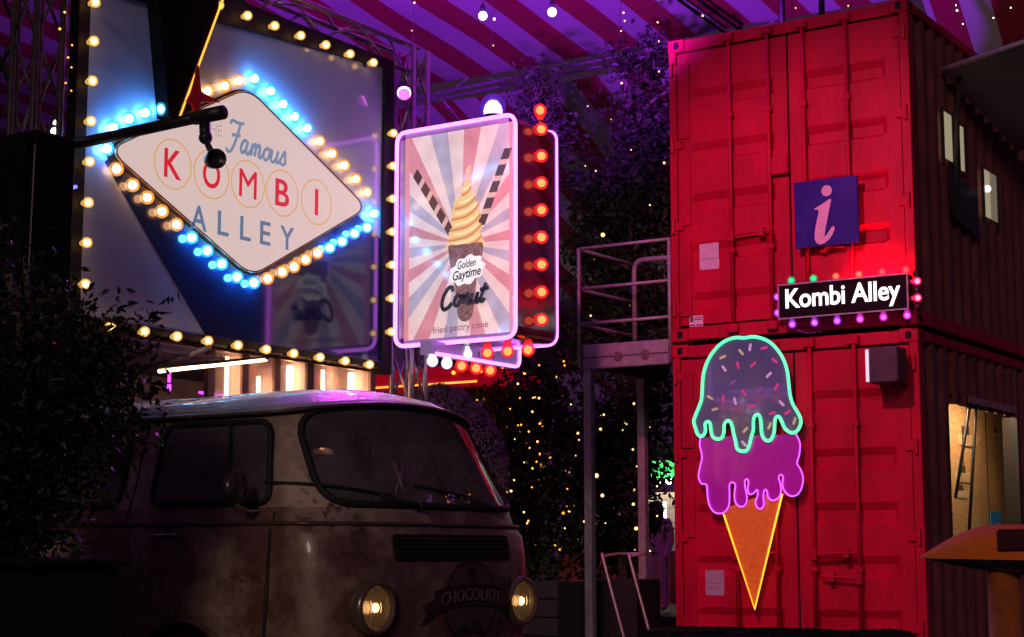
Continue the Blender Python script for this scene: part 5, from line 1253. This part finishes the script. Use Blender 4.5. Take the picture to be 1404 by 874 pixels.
m, n_, r_ = loft(VP); m.f.append(tuple(range(n_-1,-1,-1))); body = m.build('lower_body', M_low, van, smooth=True)
m, n_, r_ = loft(VR); m.f.append(tuple((r_-1)*n_+k for k in range(n_))); roof = m.build('roof', M_roof, van, smooth=True)
# rain gutter
gp = [arch_up(q) for q in ring_pts(1.608,-4.822,0.780,0.42)]
MB().tube(gp, 0.010, 6, closed=True).build('gutter', mat('gutter_paint',(0.12,0.10,0.10),(0.08,0.06,0.06),10,rough=0.35), roof, smooth=True)
# belt swage line
bp_ = [p for p in ring_pts(1.108,-4.600,0.866,0.33)]
MB().tube(bp_, 0.009, 6, closed=True).build('belt_moulding', mat('belt_trim',(0.10,0.07,0.07),(0.07,0.05,0.05),12,rough=0.3), body, smooth=True)
# windows: outline on a surface, glass patch, rubber seal
def sheen_glass():
    m = bpy.data.materials.new('van_sheen_glass'); m.use_nodes = True
    n, l = m.node_tree.nodes, m.node_tree.links; n.remove(n['Principled BSDF'])
    t_ = n.new('ShaderNodeBsdfTransparent'); t_.inputs[0].default_value = (0.62,0.58,0.62,1)
    g_ = n.new('ShaderNodeBsdfGlossy'); g_.inputs[1].default_value = 0.05
    d_ = n.new('ShaderNodeBsdfDiffuse'); d_.inputs[0].default_value = (0.30,0.26,0.28,1)  # pale diffuse film put in to stand for reflections on the glass
    tc = n.new('ShaderNodeTexCoord'); nz = n.new('ShaderNodeTexNoise'); nz.inputs['Scale'].default_value = 5; nz.inputs['Detail'].default_value = 10; l.new(tc.outputs['Object'], nz.inputs['Vector'])
    mr = n.new('ShaderNodeMapRange'); mr.inputs[1].default_value = 0.3; mr.inputs[2].default_value = 0.7; mr.inputs[3].default_value = 0.14; mr.inputs[4].default_value = 0.42; l.new(nz.outputs[0], mr.inputs[0])
    fr_ = n.new('ShaderNodeFresnel'); fr_.inputs[0].default_value = 1.5
    m1 = n.new('ShaderNodeMixShader'); l.new(mr.outputs[0], m1.inputs[0]); l.new(t_.outputs[0], m1.inputs[1]); l.new(d_.outputs[0], m1.inputs[2])
    m2 = n.new('ShaderNodeMixShader'); l.new(fr_.outputs[0], m2.inputs[0]); l.new(m1.outputs[0], m2.inputs[1]); l.new(g_.outputs[0], m2.inputs[2])
    l.new(m2.outputs[0], n['Material Output'].inputs[0]); return m
glass = sheen_glass()
def patch(name, outline, surf, parent, glass_m=glass, seal=0.015):
    us = [p[0] for p in outline]; ws = [p[1] for p in outline]
    c = (sum(us)/len(us), sum(ws)/len(ws)); m = MB(); n = len(outline); vs = []; fs = []
    K = 8
    for j in range(K+1):
        s = j/K
        for (a, b) in outline: vs.append(surf(c[0]+(a-c[0])*s, c[1]+(b-c[1])*s))
    for j in range(K):
        for k in range(n): fs.append((j*n+k, j*n+(k+1) % n, (j+1)*n+(k+1) % n, (j+1)*n+k))
    g_ = m.add(vs, fs).build(name, glass_m, parent, smooth=True)
    MB().tube([surf(a, b) for a, b in outline], seal, 6, closed=True).build('seal', M_rubber, g_, smooth=True)
    return g_
def dense(l, k=4):
    out = []
    for i in range(len(l)):
        a, b = Vector(l[i]), Vector(l[(i+1) % len(l)]); kk = max(1, int((b-a).length/0.05))
        for j in range(kk): q = a.lerp(b, j/kk); out.append((q.x, q.y))
    return out
# windscreen (curved)
ws_o = dense(rounded([(VY-0.745,1.195),(VY+0.745,1.195),(VY+0.675,1.595),(VY-0.675,1.595)], 0.13))
screen = patch('windscreen', ws_o, lambda y, z: arch_up((front_x(y, z, 0.008), y, z)), van, seal=0.017)
side_o = [dense(rounded([(-5.72,1.20),(-4.985,1.20),(-5.06,1.57),(-5.70,1.57)], 0.07))] + [dense(rounded(rect(a, b, 1.20, 1.57), 0.09)) for a, b in ((-6.75,-5.92),(-7.75,-6.90),(-8.62,-7.90))]
def inside(p, poly):
    x, y = p; r_ = False; n = len(poly)
    for i in range(n):
        (x1, y1), (x2, y2) = poly[i-1], poly[i]
        if (y1 > y) != (y2 > y) and x < (x2-x1)*(y-y1)/(y2-y1)+x1: r_ = not r_
    return r_
def cabin_mesh():                      # cabin wall with real window openings
    rows = []; zs = [1.18+(1.605-1.18)*k/42 for k in range(43)]
    for z in zs:
        _, xf, w, D = prof_at(z); rows.append(ring_pts(z, xf, w, D, 130, 300))
    n = len(rows[0]); vs = [arch_up(p) for r_ in rows for p in r_]; fs = []
    for i in range(len(zs)-1):
        for k in range(n):
            q = [rows[i][k], rows[i][(k+1) % n], rows[i+1][(k+1) % n], rows[i+1][k]]
            cx = sum(p[0] for p in q)/4; cy_ = sum(p[1] for p in q)/4; cz = sum(p[2] for p in q)/4
            if cx > -4.99 and inside((cy_, cz), ws_o): continue
            if -8.7 < cx < -4.98 and abs(cy_-VY) > 0.70 and any(inside((cx, cz), o) for o in side_o): continue
            if cx < -8.8 and abs(cy_-VY) < 0.5 and 1.21 < cz < 1.55: continue
            fs.append((i*n+k, i*n+(k+1) % n, (i+1)*n+(k+1) % n, (i+1)*n+k))
    return MB().add(vs, fs)
cabin = cabin_mesh().build('cabin', M_up, van, smooth=True, fix=False)
# what shows through the glass: seats, dashboard, wheel
inner = mat('van_interior', (0.05,0.035,0.04),(0.03,0.02,0.025),6,rough=0.8)
for y in (6.05, 6.90): MB().bbox(-5.72,-5.58,y-0.26,y+0.26,0.7,1.34,0.05).bbox(-5.70,-5.25,y-0.26,y+0.26,0.62,0.78,0.04).build('seat', inner, van)
MB().bbox(-5.02,-4.86,5.80,7.16,1.02,1.165,0.02).build('dashboard', inner, van)
MB().tube([(-5.05+0.10*math.sin(2*PI*k/24), 6.05+0.19*math.cos(2*PI*k/24), 1.17+0.10*math.sin(2*PI*k/24)) for k in range(24)], 0.012, 6, closed=True).build('steering_wheel', M_rubber, van, smooth=True)
MB().box(-8.7,-5.0,VY-0.74,VY+0.74,0.98,1.0).build('cabin_floor', inner, van)
def side_s(sgn): return lambda x, z: (x, VY + sgn*(prof_at(z)[2]+0.007), z)
for sgn in (-1, 1):
    w_ = patch('door_window', side_o[0], side_s(sgn), van)
    MB().tube([side_s(sgn)(-5.22,1.21), side_s(sgn)(-5.30,1.58)], 0.011, 6).build('quarter_bar', M_rubber, w_)
    for o_ in side_o[1:]: patch('side_window', o_, side_s(sgn), van)
    # door seam
    sm = [(-4.93,1.165),(-5.80,1.165),(-5.86,0.72),(-5.72,0.66),(-5.60,0.50)]
    S_ = side_s(sgn)
    sd = lambda x, z: (x, VY + sgn*(prof_at(z)[2]+0.001), z)
    MB().tube([sd(a, b) for a, b in dense([(-5.0,0.52),(-4.965,0.75),(-4.955,1.16)])[:-1]], 0.005, 5).build('door_seam', M_rubber, body)
    MB().tube([sd(a, b) for a, b in ((-5.83,1.60),(-5.84,1.3),(-5.86,1.16),(-5.87,0.8),(-5.86,0.45))], 0.005, 5).build('door_seam', M_rubber, body)
    hd = MB().tube([S_(-5.66,1.06), (S_(-5.66,1.06)[0], S_(-5.66,1.06)[1]+sgn*0.03, 1.06), (S_(-5.50,1.06)[0], S_(-5.50,1.06)[1]+sgn*0.03, 1.06), S_(-5.50,1.06)], 0.010, 6)
    hd.build('door_handle', M_chrome, van, smooth=True)
    # mirror
    y_ = VY + sgn*1.02
    mr_ = MB().lathe([(-0.03,0.02),(-0.028,0.065),(0.0,0.074),(0.012,0.074),(0.014,0.068)], (-5.03, y_, 1.262), (-1,0.15*sgn,0), 18)
    mo = mr_.build('mirror', mat('mirror_back',(0.10,0.08,0.09),(0.07,0.055,0.06),10,rough=0.25,metal=0.5), van, smooth=True)
    MB().tube(smooth_path([(-5.04,VY+sgn*0.83,1.17),(-5.04,VY+sgn*0.93,1.165),(-5.035,y_,1.20),(-5.03,y_,1.24)],False,4), 0.009, 6).build('mirror_arm', M_chrome, mo, smooth=True)
    # wheels and arches
    for wx in (-5.47, -7.85):
        arch = [(wx+0.33*math.cos(a), 0.33+0.345*math.sin(a)) for a in [R(-5+190*k/20) for k in range(21)]]
        sa = lambda x, z: (x, VY + sgn*(prof_at(max(z,0.31))[2]+0.004), z)
        A = MB(); vs = [sa(wx, 0.36)] + [sa(a, b) for a, b in arch]; A.add(vs, [(0,k,k+1) for k in range(1,len(arch))])
        A.build('wheel_well', M_rubber, van)
        MB().tube([(sa(a,b)[0], sa(a,b)[1]+sgn*0.006, b) for a, b in arch], 0.016, 6).build('wheel_arch', M_low, van, smooth=True)
        yw = VY + sgn*0.76
        wh = MB().lathe([(-0.09,0.20),(-0.085,0.29),(-0.05,0.318),(0.05,0.318),(0.085,0.29),(0.09,0.20)], (wx,yw,0.318), (0,1,0), 28).build('wheel', M_rubber, van, smooth=True)
        MB().lathe([(0.0,0.02),(0.012,0.07),(0.02,0.12),(0.0,0.15),(0.03,0.20),(0.02,0.203)], (wx,yw+sgn*0.085,0.318), (0,sgn,0), 24).build('rim', M_chrome, wh, smooth=True)
# B pillar in rear quarter, vents
# fresh air grille on the nose
fs_ = lambda y, z: (front_x(y, z, 0.004), y, z)
gr = patch('nose_grille', dense(rounded(rect(VY-0.46,VY+0.46,0.95,1.058), 0.02)), fs_, van, glass_m=M_rubber, seal=0.006)
for k in range(5):
    z = 0.965+0.019*k
    MB().tube([(front_x(VY+a*0.45,z,0.010), VY+a*0.45, z) for a in [i/8-1 for i in range(17)]], 0.005, 5).build('grille_bar', M_dark, gr)
# headlamps
for sgn in (-1, 1):
    y_ = VY + sgn*0.587; z_ = 0.742
    x_ = front_x(y_, z_)
    ax = Vector((1, -0.10, -0.02))
    h = MB().lathe([(-0.05,0.118),(0.0,0.125),(0.03,0.120),(0.042,0.108),(0.040,0.098),(0.02,0.094)], (x_,y_,z_), ax, 28).build('headlamp', mat('headlamp_ring',(0.30,0.22,0.17),(0.2,0.14,0.1),10,rough=0.25,metal=0.6), van, smooth=True)
    MB().lathe([(0.016,0.095),(0.032,0.085),(0.046,0.055),(0.050,0.002)], (x_,y_,z_), ax, 28).build('lens', globe_mat('headlamp_lens',(1.0,0.55,0.17),0.16,0.80), h, smooth=True)
    MB().lathe([(-0.03,0.01),(-0.02,0.05),(0.012,0.094)], (x_,y_,z_), ax, 28).build('reflector', mat('reflector_bowl',(0.42,0.30,0.15),(0.30,0.20,0.10),14,rough=0.35,metal=0.5), h, smooth=True)
    MB().ball(Vector((x_,y_,z_))+ax*0.006, 0.026, 12, 8).build('lamp', lamp_mat('headlamp_core',(1.0,0.74,0.38),9.0), h, smooth=True)
    for k in range(5):
        q = (k-2)*0.032; hh = math.sqrt(0.084**2-q*q); s_ = 0.046-0.30*q*q*8
        MB().tube([(x_+s_-0.012, y_+q, z_-hh), (x_+s_+0.006, y_+q, z_), (x_+s_-0.012, y_+q, z_+hh)], 0.0022, 5).build('lens_rib', M_chrome, h)
    # indicator
    iy = VY + sgn*0.60
    MB().prism(rounded(rect(iy-0.075, iy+0.075, 0.515, 0.565), 0.02), lambda a, b, d: (front_x(a, b, d), a, b), 0.0, 0.02).build('indicator', mat('indicator_amber',(0.5,0.16,0.02),(0.4,0.12,0.02),10,rough=0.2), van)
# bumper
bpts = [(front_x(VY+a*0.84,0.44,0.07), VY+a*0.84, 0.44) for a in [i/14-1 for i in range(29)]]
bm_ = MB()
for dz in (-0.06,-0.03,0,0.03,0.06): bm_.tube([(p[0]-abs(dz)*0.25,p[1],p[2]+dz) for p in bpts], 0.022, 6)
bm_.build('bumper', mat('bumper_paint',(0.3,0.26,0.24),(0.2,0.16,0.15),6,rough=0.4), van, smooth=True)
# painted crest on the nose
def nose(off): return lambda a, b, d: (front_x(a, b, off+d), a, b)
crest_m = mat('crest_dark',(0.030,0.016,0.020),(0.045,0.022,0.028),14,rough=0.5)
crest_l = mat('crest_line',(0.20,0.13,0.13),(0.15,0.09,0.1),14,rough=0.5)
crest_f = mat('crest_field',(0.085,0.05,0.055),(0.11,0.06,0.065),9,rough=0.5)
cy0 = 6.585
def disc(a0, b0, ra, rb, k0=0, k1=360, n=36): return [(a0+ra*math.cos(R(k0+(k1-k0)*i/n)), b0+rb*math.sin(R(k0+(k1-k0)*i/n))) for i in range(n)]
ce = MB().prism(disc(cy0,0.755,0.215,0.185), nose(0.001), 0.0, 0.003).build('crest', crest_f, van)
m = MB(); l_ = disc(cy0,0.755,0.215,0.185,0,360); ribbon(m, l_+[l_[0]], 0.014, nose(0.004), 0.0, 0.002).build('crest_border', crest_m, ce)
def rib(a, b): return (a, b - 0.03*((a-cy0)/0.3)**2)
top_ = [rib(cy0-0.30+0.60*k/14, 0.835) for k in range(15)]; bot_ = [rib(cy0+0.30-0.60*k/14, 0.735) for k in range(15)]
MB().prism(top_+bot_, nose(0.006), 0.0, 0.003).build('ribbon', crest_m, ce)
for s in (-1,1):
    MB().prism([rib(cy0+s*0.28,0.80),rib(cy0+s*0.38,0.79),rib(cy0+s*0.35,0.75),rib(cy0+s*0.38,0.70),rib(cy0+s*0.28,0.71)], nose(0.002), 0.0, 0.003).build('ribbon_tail', crest_m, ce)
def nz_(off): return lambda a, b, d: (front_x(a, b-0.03*((a-cy0)/0.3)**2, off+d), a, b-0.03*((a-cy0)/0.3)**2)
text(MB(), 'CHOCOLATE', (cy0-0.255, cy0+0.255, 0.757, 0.815), nz_(0.010), 0.0, 0.003, bold=0.006).build('lettering', crest_l, ce)
MB().prism(disc(cy0,0.885,0.03,0.035), nose(0.005), 0.0, 0.003).build('crest_figure', crest_m, ce)
MB().prism([(cy0-0.14,0.60),(cy0-0.05,0.66),(cy0,0.62),(cy0+0.05,0.67),(cy0+0.14,0.60)], nose(0.005), 0.0, 0.003).build('crest_figure', crest_m, ce)
# wipers
def wsp(y, z, off): return (front_x(y, z, off), y, z)
for py, tip in ((6.27, -0.58), (6.93, -0.60)):
    w_ = MB().tube([wsp(py,1.185,0.02), wsp(py-0.06,1.20,0.035), wsp(py+tip*0.45,1.235,0.035)], 0.008, 6)
    w_.tube([wsp(py-0.05+tip*k/10, 1.205+0.085*(k/10)**0.7, 0.024) for k in range(2,11)], 0.007, 6)
    w_.lathe([(0,0.022),(0.03,0.018)], wsp(py,1.185,0.0), (1,0,0.3), 12)
    w_.build('wiper', M_rubber, van, smooth=True)
